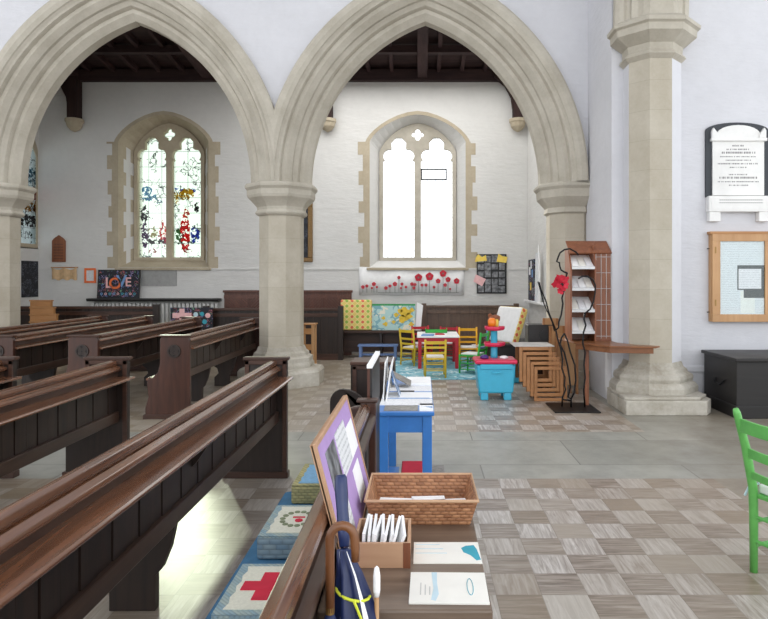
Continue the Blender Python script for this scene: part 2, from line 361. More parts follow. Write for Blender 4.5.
# ------------------------------------------------------------------ mesh helpers
class MB:
    def __init__(s): s.bm = bmesh.new()
    def _f(s, vs, m):
        try: f = s.bm.faces.new(vs); f.material_index = m; return f
        except ValueError: return None
    def box(s, x0, x1, y0, y1, z0, z1, m=0, R=None):
        P = [(x, y, z) for x in (x0, x1) for y in (y0, y1) for z in (z0, z1)]
        v = [s.bm.verts.new(R @ Vector(p) if R else p) for p in P]
        for q in ((0, 1, 3, 2), (4, 6, 7, 5), (0, 4, 5, 1), (2, 3, 7, 6), (0, 2, 6, 4), (1, 5, 7, 3)): s._f([v[i] for i in q], m)
        return s
    def prism(s, poly, axis, a0, a1, m=0, R=None):
        """poly in the plane across axis: Y -> (x,z), X -> (y,z), Z -> (x,y)"""
        def P(p, a):
            q = {'Y': (p[0], a, p[1]), 'X': (a, p[0], p[1]), 'Z': (p[0], p[1], a)}[axis]
            return R @ Vector(q) if R else q
        A = [s.bm.verts.new(P(p, a0)) for p in poly]; B = [s.bm.verts.new(P(p, a1)) for p in poly]
        s._f(A, m); s._f(list(reversed(B)), m); n = len(poly)
        for i in range(n): s._f([A[i], B[i], B[(i+1) % n], A[(i+1) % n]], m)
        return s
    def tube(s, pts, r, m=0, seg=8, cap=True):
        pts = [Vector(p) for p in pts]; rings = []; rr = r if isinstance(r, (list, tuple)) else [r]*len(pts)
        up = None
        for i, p in enumerate(pts):
            d = (pts[min(i+1, len(pts)-1)]-pts[max(i-1, 0)]).normalized()
            if up is None: up = Vector((0, 0, 1)) if abs(d.z) < .9 else Vector((0, 1, 0))
            a = d.cross(up).normalized(); b = a.cross(d).normalized(); up = b
            rings.append([s.bm.verts.new(p+a*math.cos(2*PI*k/seg)*rr[i]+b*math.sin(2*PI*k/seg)*rr[i]) for k in range(seg)])
        for A, B in zip(rings, rings[1:]):
            for k in range(seg): s._f([A[k], A[(k+1) % seg], B[(k+1) % seg], B[k]], m)
        if cap: s._f(list(reversed(rings[0])), m); s._f(rings[-1], m)
        return s
    def lathe(s, prof, cx=0, cy=0, seg=24, m=0, rot=0, sx=1, sy=1):
        rings = []
        for r, z in prof:
            rings.append([s.bm.verts.new((cx+sx*r*math.cos(2*PI*k/seg+rot), cy+sy*r*math.sin(2*PI*k/seg+rot), z)) for k in range(seg)])
        for A, B in zip(rings, rings[1:]):
            for k in range(seg): s._f([A[k], A[(k+1) % seg], B[(k+1) % seg], B[k]], m)
        s._f(list(reversed(rings[0])), m); s._f(rings[-1], m)
        return s
    def build(s, name, mats, parent=None, loc=None, bevel=0, smooth=False, seg=2, off=None, kind=None):
        if off: bmesh.ops.translate(s.bm, vec=Vector(off), verts=s.bm.verts)
        bmesh.ops.recalc_face_normals(s.bm, faces=s.bm.faces)
        me = bpy.data.meshes.new(name); s.bm.to_mesh(me); s.bm.free()
        for k in (mats if isinstance(mats, (list, tuple)) else [mats]): me.materials.append(M[k] if isinstance(k, str) else k)
        return link(name, me, parent, loc, bevel, smooth, seg, kind)
def link(name, me, parent=None, loc=None, bevel=0, smooth=False, seg=2, kind=None):
    o = bpy.data.objects.new(name, me); col.objects.link(o)
    if loc: o.location = loc
    if parent: o.parent = parent
    if smooth:
        for p in me.polygons: p.use_smooth = True
    if bevel:
        b = o.modifiers.new('bevel', 'BEVEL'); b.width = bevel; b.segments = seg; b.limit_method = 'ANGLE'; b.angle_limit = math.radians(40)
    if kind: o['kind'] = kind
    return o
def tag(o, label, cat, group=None, kind=None):
    o['label'] = label; o['category'] = cat
    if group: o['group'] = group
    if kind: o['kind'] = kind
    return o
def thing(name, label, cat, loc=(0, 0, 0), rz=0, group=None):
    o = bpy.data.objects.new(name, None); col.objects.link(o); o.empty_display_size = .1
    o.location = loc; o.rotation_euler = (0, 0, rz); return tag(o, label, cat, group)
def copy_tree(o, parent=None):
    c = o.copy(); col.objects.link(c); c.parent = parent
    for ch in [x for x in sc.objects if x.parent == o]: copy_tree(ch, c)
    return c
def dup(o, label, loc, rz=0, scale=None, group=None):
    c = copy_tree(o); c['label'] = label; c.location = loc; c.rotation_euler = (0, 0, rz)
    if scale: c.scale = (scale,)*3
    if group: c['group'] = group
    return c
def plate(name, outer, holes, thick, mats, parent=None, y=0, bevel=0, kind=None, axis='Y', loc=None):
    """flat XZ plate with holes; front face at y, back at y+thick"""
    cu = bpy.data.curves.new('tmp', 'CURVE'); cu.dimensions = '2D'; cu.fill_mode = 'BOTH'; cu.extrude = thick/2
    for poly in [outer]+list(holes):
        sp = cu.splines.new('POLY'); sp.points.add(len(poly)-1)
        for i, p in enumerate(poly): sp.points[i].co = (p[0], p[1], 0, 1)
        sp.use_cyclic_u = True
    t = bpy.data.objects.new('tmp', cu); col.objects.link(t)
    dg = bpy.context.evaluated_depsgraph_get(); me = bpy.data.meshes.new_from_object(t.evaluated_get(dg))
    bpy.data.objects.remove(t); bpy.data.curves.remove(cu)
    me.name = name
    if axis == 'Y': R = Matrix(((1, 0, 0, 0), (0, 0, 1, y+thick/2), (0, 1, 0, 0), (0, 0, 0, 1)))
    elif axis == 'X': R = Matrix(((0, 0, 1, y+thick/2), (1, 0, 0, 0), (0, 1, 0, 0), (0, 0, 0, 1)))
    me.transform(R)
    bm = bmesh.new(); bm.from_mesh(me); bmesh.ops.remove_doubles(bm, verts=bm.verts, dist=1e-5); bmesh.ops.recalc_face_normals(bm, faces=bm.faces); bm.to_mesh(me); bm.free()
    me.materials.clear()
    for k in (mats if isinstance(mats, (list, tuple)) else [mats]): me.materials.append(M[k])
    return link(name, me, parent, loc, bevel, kind=kind)
def text_mesh(name, body, size, mat, parent, loc, rot=(PI/2, 0, 0), depth=.002):
    cu = bpy.data.curves.new('tmp', 'FONT'); cu.body = body; cu.size = size; cu.extrude = depth; cu.align_x = 'CENTER'; cu.offset = size*.02
    t = bpy.data.objects.new('tmp', cu); col.objects.link(t)
    dg = bpy.context.evaluated_depsgraph_get(); me = bpy.data.meshes.new_from_object(t.evaluated_get(dg))
    bpy.data.objects.remove(t); bpy.data.curves.remove(cu); me.materials.clear(); me.materials.append(M[mat])
    o = link(name, me, parent, loc); o.rotation_euler = rot; return o
def arc(cx, cz, r, a0, a1, n):
    return [(cx+r*math.cos(a0+(a1-a0)*i/n), cz+r*math.sin(a0+(a1-a0)*i/n)) for i in range(n+1)]
def pointed(cx, hw, zs, za, n=12, t=0):
    """pointed head, left springing to right springing (outline)"""
    R = za-zs; a = hw; r = (a*a+R*R)/(2*a); d = r-a; r += t
    top = math.atan2(math.sqrt(max(r*r-d*d, 0)), -d)
    L = arc(cx+d, zs, r, PI, top, n)
    Rr = [(2*cx-x, z) for x, z in reversed(L[:-1])]
    return L+Rr
def lowhead(cx, a, zs, rise, n=16, p=1.55, q=.62):
    out = []
    for i in range(n+1):
        u = -math.cos(PI*i/n)
        out.append((cx+a*u, zs+rise*max(0, 1-abs(u)**p)**q))
    return out
# ------------------------------------------------------------------ floor
b = MB()
def quad(b, x0, x1, y0, y1, m, z=0):
    b._f([b.bm.verts.new(p) for p in ((x0, y0, z), (x1, y0, z), (x1, y1, z), (x0, y1, z))], m)
quad(b, -13, 2.3, -7, 4.986, 0); quad(b, -13, 2.3, 4.986, 6.5, 1); quad(b, -13, 2.3, 6.5, 13.2, 0)
quad(b, 2.3, 8, -7, 4.986, 2); quad(b, 2.3, 8, 4.986, 8.6, 1); quad(b, 2.3, 3.4, 8.6, 13.2, 1)
fl = b.build('floor', ['floor', 'slab', 'slab_brown'], kind='structure')
# ------------------------------------------------------------------ arcade
PX = [-10.76, -6.43, -2.10]; RX = 2.24; PY = 9.55; FY = 9.15; ZS = 2.97; HW = 1.72; ZA = 5.42
AC = [-8.595, -4.265, .065]
TT = .61
# arch moulding profile (t outward from the soffit, y)
PR = [(0, 9.64), (0, 9.47), (.085, 9.385), (.14, 9.385), (.15, 9.35), (.165, 9.315), (.19, 9.30), (.225, 9.275), (.235, 9.235),
      (.31, 9.165), (.365, 9.165), (.375, 9.125), (.385, 9.10), (.41, 9.09), (.44, 9.065), (.45, 9.045), (.51, 9.02), (.58, 9.02), (TT, 9.04), (TT, 9.16)]
PRB = [(0, 9.64), (.085, 9.725), (.235, 9.79), (.31, 9.86), (TT, 9.92), (TT, 9.8)]
def arch_mesh(cx, clipL, clipR):
    a = HW; R = ZA-ZS; r = (a*a+R*R)/(2*a); d = r-a; N = 26
    bm = bmesh.new()
    for prof in (PR, PRB):
        for side in (-1, 1):
            cols_ = []
            for (t, y) in prof:
                rr = r+t; top = math.acos(max(-1, min(1, -d/rr)))
                line = []
                for i in range(N+1):
                    an = PI+(top-PI)*i/N
                    x = d+rr*math.cos(an); z = rr*math.sin(an)
                    line.append(bm.verts.new((cx+x if side < 0 else cx-x, y, ZS+z)))
                cols_.append(line)
            for A, B in zip(cols_, cols_[1:]):
                for i in range(N): bm.faces.new([A[i], A[i+1], B[i+1], B[i]])
    bmesh.ops.remove_doubles(bm, verts=bm.verts, dist=1e-4)
    for sx, clip in ((-1, clipL), (1, clipR)):
        if clip:
            geo = bm.verts[:]+bm.edges[:]+bm.faces[:]
            bmesh.ops.bisect_plane(bm, geom=geo, plane_co=(cx+sx*2.165, 0, 0), plane_no=(sx, 0, 0), clear_outer=True)
    bmesh.ops.recalc_face_normals(bm, faces=bm.faces)
    me = bpy.data.meshes.new('arch'); bm.to_mesh(me); bm.free(); me.materials.append(M['stone']); return me
for i, cx in enumerate(AC):
    link('trim_%d' % (i+1), arch_mesh(cx, True, i < 2), kind='structure')
# wall above the arches
out = [(-13, 9.0), (2.42, 9.0), (2.42, ZS)]
a_, R_ = HW, ZA-ZS
for cx in reversed(AC):
    pts = pointed(cx, HW, ZS, ZA, 20, TT-.06)
    lim = cx-2.165; limr = cx+2.165 if cx < 0 else cx+9
    pts = [p for p in pts if p[0] > lim-.001 and p[0] < limr]
    out += list(reversed(pts))
out += [(-10.6, ZS), (-13, ZS)]
plate('wall_arcade', out, [], .74, 'plaster', y=FY, kind='structure')
plate('wall_arcade_end', [(-13, 0), (-11.45, 0), (-11.45, ZS), (-13, ZS)], [], .74, 'plaster', y=FY, kind='structure')['kind'] = 'structure'
# piers
OC = 1/math.cos(PI/8)
def octa(prof, m=0, b=None, cx=0, cy=0):
    b = b or MB(); b.lathe([(h*OC, z) for h, z in prof], cx, cy, 8, m, PI/8); return b
def pier(name, x, y, label, group=None):
    t = thing(name, label, 'pillar', (x, y, 0), 0, group)
    octa([(.60, 0), (.60, .20), (.57, .24), (.46, .26), (.46, .30), (.44, .34), (.44, .40), (.39, .43), (.38, .47), (.345, .50), (.323, .56)]).build('base', 'stone_worn', t)
    octa([(.307, .5), (.307, 2.56)]).build('shaft', 'stone_pier', t)
    octa([(.323, 2.50), (.35, 2.52), (.365, 2.545), (.35, 2.57), (.335, 2.59), (.345, 2.63), (.41, 2.71), (.46, 2.76), (.475, 2.80), (.475, 2.87),
          (.485, 2.885), (.505, 2.91), (.505, 2.94), (.485, ZS)]).build('capital', 'stone', t)
    return t
p1 = pier('stone_pier', PX[2], PY, 'octagonal limestone pier between the two wide pointed arches, pews around its foot')
MB().box(-.25, .12, -.69, -.55, 0, .28).build('footing_block', 'stone_worn', p1, bevel=.015)
dup(p1, 'octagonal limestone pier cut off by the left edge of the photo', (PX[1], PY, 0))
dup(p1, 'octagonal limestone pier outside the photo on the left', (PX[0], PY, 0))
# respond at the right end of the arcade
t = thing('half_pier', 'limestone half pier carrying the right end of the wide pointed arch', 'pillar', (RX, PY, 0))
def half(prof, name, mat):
    b = octa(prof); geo = b.bm.verts[:]+b.bm.edges[:]+b.bm.faces[:]
    bmesh.ops.bisect_plane(b.bm, geom=geo, plane_co=(.175, 0, 0), plane_no=(1, 0, 0), clear_outer=True); b.build(name, mat, t)
half([(.5, 0), (.5, .24), (.44, .26), (.42, .40), (.345, .50), (.323, .56)], 'base', 'stone_worn')
half([(.323, .5), (.323, 2.56)], 'shaft', 'stone_pier')
half([(.323, 2.52), (.365, 2.545), (.345, 2.62), (.42, 2.71), (.46, 2.76), (.47, 2.87), (.505, 2.91), (.505, 2.94), (.48, ZS)], 'capital', 'stone')
# stub wall between the arcade and the nave end wall, and that end wall
b = MB(); b.box(2.415, 2.95, 8.02, 13.6, 0, 9.0)
b.build('wall_stub', 'plaster', kind='structure')
b = MB(); b.box(2.95, 8, 8.02, 8.5, 0, 9.0)
b.build('wall_right', 'plaster', kind='structure')
MB().prism([(8.02, .40), (8.02, .475), (8.0, .475), (7.985, .46), (7.985, .40)], 'X', 3.3, 8, 0).build('baseboard_right', 'plaster', kind='structure')
# tall respond of the chancel arch
t = thing('tall_pier', 'tall octagonal limestone respond on a worn square plinth beside the black chest', 'pillar', (2.88, 7.92, 0))
b = MB(); b.prism([(-.53, .06), (-.53, -.67), (.40, -.67), (.52, -.5), (.52, .09), (-.53, .09)], 'Z', 0, .17); b.prism([(-.53, .09), (-.53, -.60), (-.45, -.64), (.34, -.62), (.50, -.42), (.50, .09)], 'Z', .17, .205)
b.build('plinth', 'stone_worn', t, bevel=.012)
def front_half(prof, name, mat, cut=.09):
    b = octa(prof); geo = b.bm.verts[:]+b.bm.edges[:]+b.bm.faces[:]
    bmesh.ops.bisect_plane(b.bm, geom=geo, plane_co=(0, cut, 0), plane_no=(0, 1, 0), clear_outer=True); b.build(name, mat, t)
front_half([(.50, .20), (.50, .27), (.47, .31), (.44, .33), (.45, .37), (.44, .41), (.39, .44), (.38, .47), (.345, .50), (.322, .56)], 'base', 'stone_worn')
b = octa([(.322, .5), (.322, 4.26)]); geo = b.bm.verts[:]+b.bm.edges[:]+b.bm.faces[:]
bmesh.ops.bisect_plane(b.bm, geom=geo, plane_co=(0, -.13, 0), plane_no=(0, 1, 0), clear_outer=True); b.bm.normal_update()
for f in b.bm.faces:
    c_ = f.calc_center_median()
    if c_.x > .15 and abs(f.normal.z) < .5: f.material_index = 1
b.build('shaft', ['stone_pier', 'plaster'], t)
MB().box(-.318, .318, -.131, .10, .3, 4.30).build('whitewashed_pilaster', 'plaster', t)
front_half([(.322, 4.22), (.345, 4.24), (.375, 4.27), (.36, 4.30), (.335, 4.32), (.34, 4.41), (.37, 4.43), (.44, 4.48), (.485, 4.51), (.49, 4.59), (.505, 4.60), (.525, 4.61), (.53, 4.65), (.46, 4.70), (.42, 4.72)], 'capital', 'stone')
# springing of the chancel arch, curving towards the camera up to the ceiling
b = MB(); n = 16
def sweep(b, prof, r, yc, zc):
    rings = []
    for i in range(n+1):
        an = (PI/2)*.97*i/n
        rings.append([b.bm.verts.new((x, yc+(r+t)*math.cos(an), zc+(r+t)*math.sin(an))) for (x, t) in prof])
    for A, B in zip(rings, rings[1:]):
        for k in range(len(prof)-1): b._f([A[k], A[k+1], B[k+1], B[k]], 0)
sweep(b, [(-.46, .40), (-.46, .32), (-.42, .27), (-.38, .24), (-.34, .25), (-.31, .22), (-.31, .15), (-.24, .12), (-.20, .05), (-.14, 0), (.14, 0), (.20, .05), (.24, .12), (.31, .15), (.31, .22), (.34, .25), (.38, .24), (.42, .27), (.46, .32), (.46, .40)], 3.78, -.34-3.78, 4.70)
b.build('arch_springing', 'stone', t)
# nave ceiling
b = MB(); b.box(-13, 8, -7, 10.0, 9.0, 9.2); b.build('ceiling', 'plaster', kind='structure')
# ------------------------------------------------------------------ aisle
WX = [-5.37, -.07]; BY = 13.2; GY = 13.55; SILL = 1.80; SPR = 4.42
WHO = [.94, 1.0]; WGH = [.73, .80]
def ohead(ho, extra=0, ex2=0): return lowhead(0, ho+extra, SPR, .57+ex2, p=1.7, q=.72)
def ghead(gh, e=0): return lowhead(0, gh+e, 4.24, .62+e, p=1.7, q=.70)
def shift(pts, cx): return [(x+cx, z) for x, z in pts]
holes = [shift([(-h, SILL), (h, SILL)]+list(reversed(ohead(h))), cx) for cx, h in zip(WX, WHO)]
plate('wall_back', [(-13, 0), (2.7, 0), (2.7, 6.6), (-13, 6.6)], holes, .04, 'plaster_aisle', y=BY, kind='structure')
inner = [shift([(-g, 1.99), (g, 1.99)]+list(reversed(ghead(g))), cx) for cx, g in zip(WX, WGH)]
plate('wall_back_outer', [(-13, 0), (2.7, 0), (2.7, 6.6), (-13, 6.6)], inner, .30, 'plaster_aisle', y=GY+.02, kind='structure')
def window(k, cx, glass, reveal):
    t = bpy.data.objects.new('window_%d' % k, None); col.objects.link(t); t.location = (cx, GY, 0); t['kind'] = 'structure'
    HO, GH = WHO[k-1], WGH[k-1]; rnd = random.Random(k)
    A = [(-HO, SILL), (HO, SILL)]+list(reversed(ohead(HO))); B = [(-GH, 1.99), (GH, 1.99)]+list(reversed(ghead(GH)))
    # splayed reveal; in the first window toothed stones show along its edges
    b = MB(); n = len(A)
    for i in range(n):
        j = (i+1) % n; a0, a1, b0, b1 = Vector((A[i][0], BY-GY, A[i][1])), Vector((A[j][0], BY-GY, A[j][1])), Vector((B[i][0], .03, B[i][1])), Vector((B[j][0], .03, B[j][1]))
        tall = abs(A[i][0]-A[j][0]) < .001 and abs(A[i][1]-A[j][1]) > 1
        if k == 1 and tall:
            m = 9
            for q in range(m):
                p0, p1, q0, q1 = a0.lerp(a1, q/m), a0.lerp(a1, (q+1)/m), b0.lerp(b1, q/m), b0.lerp(b1, (q+1)/m)
                f0, f1 = (.28, .86) if q % 2 else (.42, .66)
                for (u0, u1, mt) in ((0, f0, 1), (f0, f1, 0), (f1, 1, 1)):
                    b._f([b.bm.verts.new(v) for v in (p0.lerp(q0, u0), p1.lerp(q1, u0), p1.lerp(q1, u1), p0.lerp(q0, u1))], mt)
        else:
            b._f([b.bm.verts.new(v) for v in (a0, a1, b1, b0)], 1 if (k == 1) else 0)
    b.build('window_reveal', ['plaster_aisle', 'stone_dress'], t)
    # toothed dressing stones flat on the wall
    b = MB(); y0, y1 = BY-GY-.006, BY-GY+.01
    for sd_ in (-1, 1):
        z = SILL-.02; q = 0
        while z < SPR-.02:
            h_ = min(rnd.choice([.24, .29, .34]), SPR-z); wd = (.12 if q % 2 else .22)+rnd.uniform(-.02, .03)
            b.box(*sorted((sd_*HO, sd_*(HO+wd))), y0, y1, z, z+h_); z += h_; q += 1
    hi, ho = ohead(HO), ohead(HO, .09, .075)
    for p in range(len(hi)-1):
        b.prism([hi[p], hi[p+1], ho[p+1], ho[p]], 'Y', y0, y1)
    b.build('dressing_stones', 'stone_dress', t)
    MB().box(-HO-.06, HO+.06, BY-GY-.05, BY-GY+.05, SILL-.06, SILL-.005).build('window_sill', 'stone_dress', t, bevel=.01)
    # stone tracery: two cusped lights and a quatrefoil
    def light(s):
        c = s*.405; hw = .335; sc_ = GH/.80; pts = [(c-hw, 2.02), (c+hw, 2.02), (c+hw, 4.08)]
        def lobe(px, pz, r, a0, a1): return arc(px, pz, r, a0, a1, 5)
        pts += lobe(c+.195, 4.19, .14, -.75, 1.75); pts += lobe(c, 4.42, .17, -.45, PI+.45); pts += lobe(c-.195, 4.19, .14, PI-1.75, PI+.75)
        pts += [(c-hw, 4.08)]
        return [(p[0]*sc_, p[1]) for p in pts]
    q = []
    for j, a0 in enumerate((0, PI/2, PI, 3*PI/2)):
        q += arc(.075*math.cos(a0), 4.64+.075*math.sin(a0), .058, a0-1.9, a0+1.9, 6)
    outl = [(-GH-.02, 1.95), (GH+.02, 1.95)]+list(reversed(ghead(GH, .02)))
    plate('window_tracery', outl, [light(-1), light(1), q], .12, 'stone_dress' if k == 1 else 'stone', t, y=-.06, bevel=.012)
    plate('window_glass', outl, [], .008, glass, t, y=.04)
    return t
def C(r, g, b_): return (r, g, b_, 1)
RED, YEL, BLU, CYN, PUR, BLK, GRN = C(.5, .012, .012), C(.42, .30, .04), C(.04, .10, .36), C(.13, .28, .36), C(.10, .03, .12), C(.01, .01, .015), C(.08, .2, .07)
W1B = [(.28, 3.45, .26, .06, BLU), (.34, 3.38, .16, .13, YEL), (.12, 3.3, .06, .14, YEL), (.30, 2.55, .10, .42, RED), (.33, 2.95, .05, .12, C(.45, .1, .05)), (.52, 2.50, .10, .17, BLU), (.17, 2.48, .07, .16, GRN), (.55, 3.1, .05, .1, BLK),
       (-.53, 3.45, .12, .10, CYN), (-.45, 3.3, .16, .06, CYN), (-.27, 3.22, .11, .05, CYN), (-.57, 2.95, .07, .22, BLK), (-.18, 2.58, .07, .24, RED), (-.13, 2.38, .06, .1, C(.4, .01, .1)), (-.56, 2.5, .08, .28, PUR), (-.4, 2.55, .10, .12, C(.35, .33, .2)), (-.40, 2.16, .09, .05, C(.3, .02, .04)), (.36, 2.16, .07, .05, C(.3, .02, .04)), (-.35, 2.36, .22, .05, C(.06, .06, .05)), (.3, 2.34, .26, .018, C(.1, .12, .1))]
M['stained'] = glass_mat('stained_glass', W1B, .95, (.28, .33), (.78, .84, .76, 1))
W3B = [(0, 3.3, .12, .16, C(.5, .06, .03)), (.05, 3.05, .15, .12, C(.45, .25, .04)), (.0, 2.75, .3, .12, BLK), (-.1, 3.7, .1, .2, CYN), (.1, 2.5, .12, .14, C(.1, .2, .14)), (.15, 3.55, .08, .2, BLU)]
M['stained2'] = glass_mat('stained_glass_figures', W3B, .95, (.14, .2), (.9, .98, 1, 1))
window(1, WX[0], 'stained', 'stone_dress')
w2 = window(2, WX[1], 'clearglass', 'plaster_aisle')
b = MB(); b.box(.07, .62, -.075, -.06, 3.66, 3.69); b.box(.07, .62, -.075, -.06, 3.88, 3.91); b.box(.07, .095, -.075, -.06, 3.66, 3.91); b.box(.595, .62, -.075, -.06, 3.66, 3.91)
b.build('window_vent_frame', 'lead', w2)
# string line under the windows
MB().box(-7.98, 2.3, BY-.018, BY, 1.755, 1.785).build('trim_back', 'plaster_aisle', kind='structure')
# left end wall of the aisle with its own window (wall at x=-7.97)
LX = -7.97
yo0, yo1 = 12.1, 13.12
plate('wall_left', [(8.9, 0), (13.6, 0), (13.6, 6.6), (8.9, 6.6)], [[(12.0, 2.2), (13.18, 2.2)]+list(reversed(lowhead(12.59, .59, 4.2, .5)))], .3, 'plaster_aisle', y=LX-.3, axis='X', kind='structure')
t = bpy.data.objects.new('window_3', None); col.objects.link(t); t.location = (LX, 12.57, 0); t['kind'] = 'structure'
plate('window_frame', [(-.58, 2.18), (.60, 2.18)]+list(reversed(lowhead(.01, .59, 4.2, .52))), [[(-.5, 2.28), (-.04, 2.28), (-.04, 4.2), (-.27, 4.5), (-.5, 4.2)], [(.04, 2.28), (.57, 2.28), (.57, 4.1), (.30, 4.5), (.04, 4.2)]], .03, 'stone_dress', t, y=-.03, axis='X')
gm = plate('window_glass', [(-.58, 2.19), (.60, 2.19)]+list(reversed(lowhead(.01, .59, 4.2, .5))), [], .008, 'stained2', t, y=-.04, axis='X')
# right wall of the aisle
plate('wall_aisle_right', [(10.06, 0), (13.6, 0), (13.6, 6.6), (10.06, 6.6)], [], .2, 'plaster_aisle', y=2.22, axis='X', kind='structure')
MB().box(2.10, 2.22, 11.1, 12.95, 1.10, 1.14).build('trim_ledge', 'whitecloth', kind='structure', bevel=.005)
# aisle roof: dark boards and beams, rising towards the nave
b = MB(); b.prism([(9.9, 6.35), (13.6, 5.88), (13.6, 6.0), (9.9, 6.5)], 'X', -13, 2.7); b.build('ceiling_aisle', 'beam_x', kind='structure')
def slope(y): return 6.35-(y-9.9)*.47/3.7
def beam_y(x, wd, dp, name, label, group, y0=9.95, y1=13.2):
    b = MB(); b.prism([(y0, slope(y0)), (y1, slope(y1)), (y1, slope(y1)-dp), (y0, slope(y0)-dp)], 'X', x-wd/2, x+wd/2)
    return tag(b.build(name, 'beam', bevel=.01), label, 'roof beam', group)
for x, wh in ((-7.16, 'above the wall post at the far left'), (-4.42, 'crossing the top of the left arch opening'), (-1.98, 'above the stone corbel behind the centre pier'), (.03, 'in the middle of the right arch opening'), (2.0, 'by the right end of the aisle')):
    beam_y(x, .2, .24, 'roof_beam', 'thick black roof beam '+wh, None)
x = -7.8
while x < 2.2:
    if min(abs(x-q) for q in (-7.16, -4.42, -1.98, .03, 2.0)) > .2:
        beam_y(x, .08, .12, 'rafter', 'thin black rafter between the thick beams of the aisle roof', 'rafters of the aisle roof')
    x += .48
for y, wh in ((10.9, 'nearer of the two long black purlins under the aisle roof'), (12.1, 'farther of the two long black purlins under the aisle roof')):
    tag(MB().box(-8, 2.4, y-.07, y+.07, slope(y)-.20, slope(y)-.06).build('purlin', 'beam_x', bevel=.01), wh, 'roof beam')
tag(MB().box(-7.97, 2.22, 13.06, 13.2, 5.66, 5.9).build('wall_plate', 'beam_x', bevel=.01), 'long black timber along the top of the white aisle back wall', 'roof beam')
def corbel(x, label, post=True):
    t = thing('wall_bracket', label, 'roof bracket', (x, 13.2, 0))
    MB().lathe([(.02, 4.60), (.09, 4.64), (.14, 4.70), (.16, 4.78), (.18, 4.80), (.18, 4.86)], 0, -.12, 12).build('corbel', 'stone_dress', t)
    if post:
        MB().box(-.10, .10, -.24, 0, 4.86, 5.75).build('wall_post', 'beam_z', t, bevel=.01)
        pts = [(-.10, 5.0), (-.14, 5.3), (-.27, 5.55), (-.5, 5.72), (-.5, 5.86), (-.10, 5.86)]
        MB().prism(pts, 'Y', -.2, -.06).build('curved_brace', 'beam_z', t, bevel=.01)
    return t
corbel(-7.16, 'dark timber wall post and brace on a stone corbel left of the stained glass window')
corbel(-1.93, 'dark timber wall post on a stone corbel just right of the centre pier')
corbel(2.0, 'dark timber wall post on a stone corbel at the right end of the aisle')

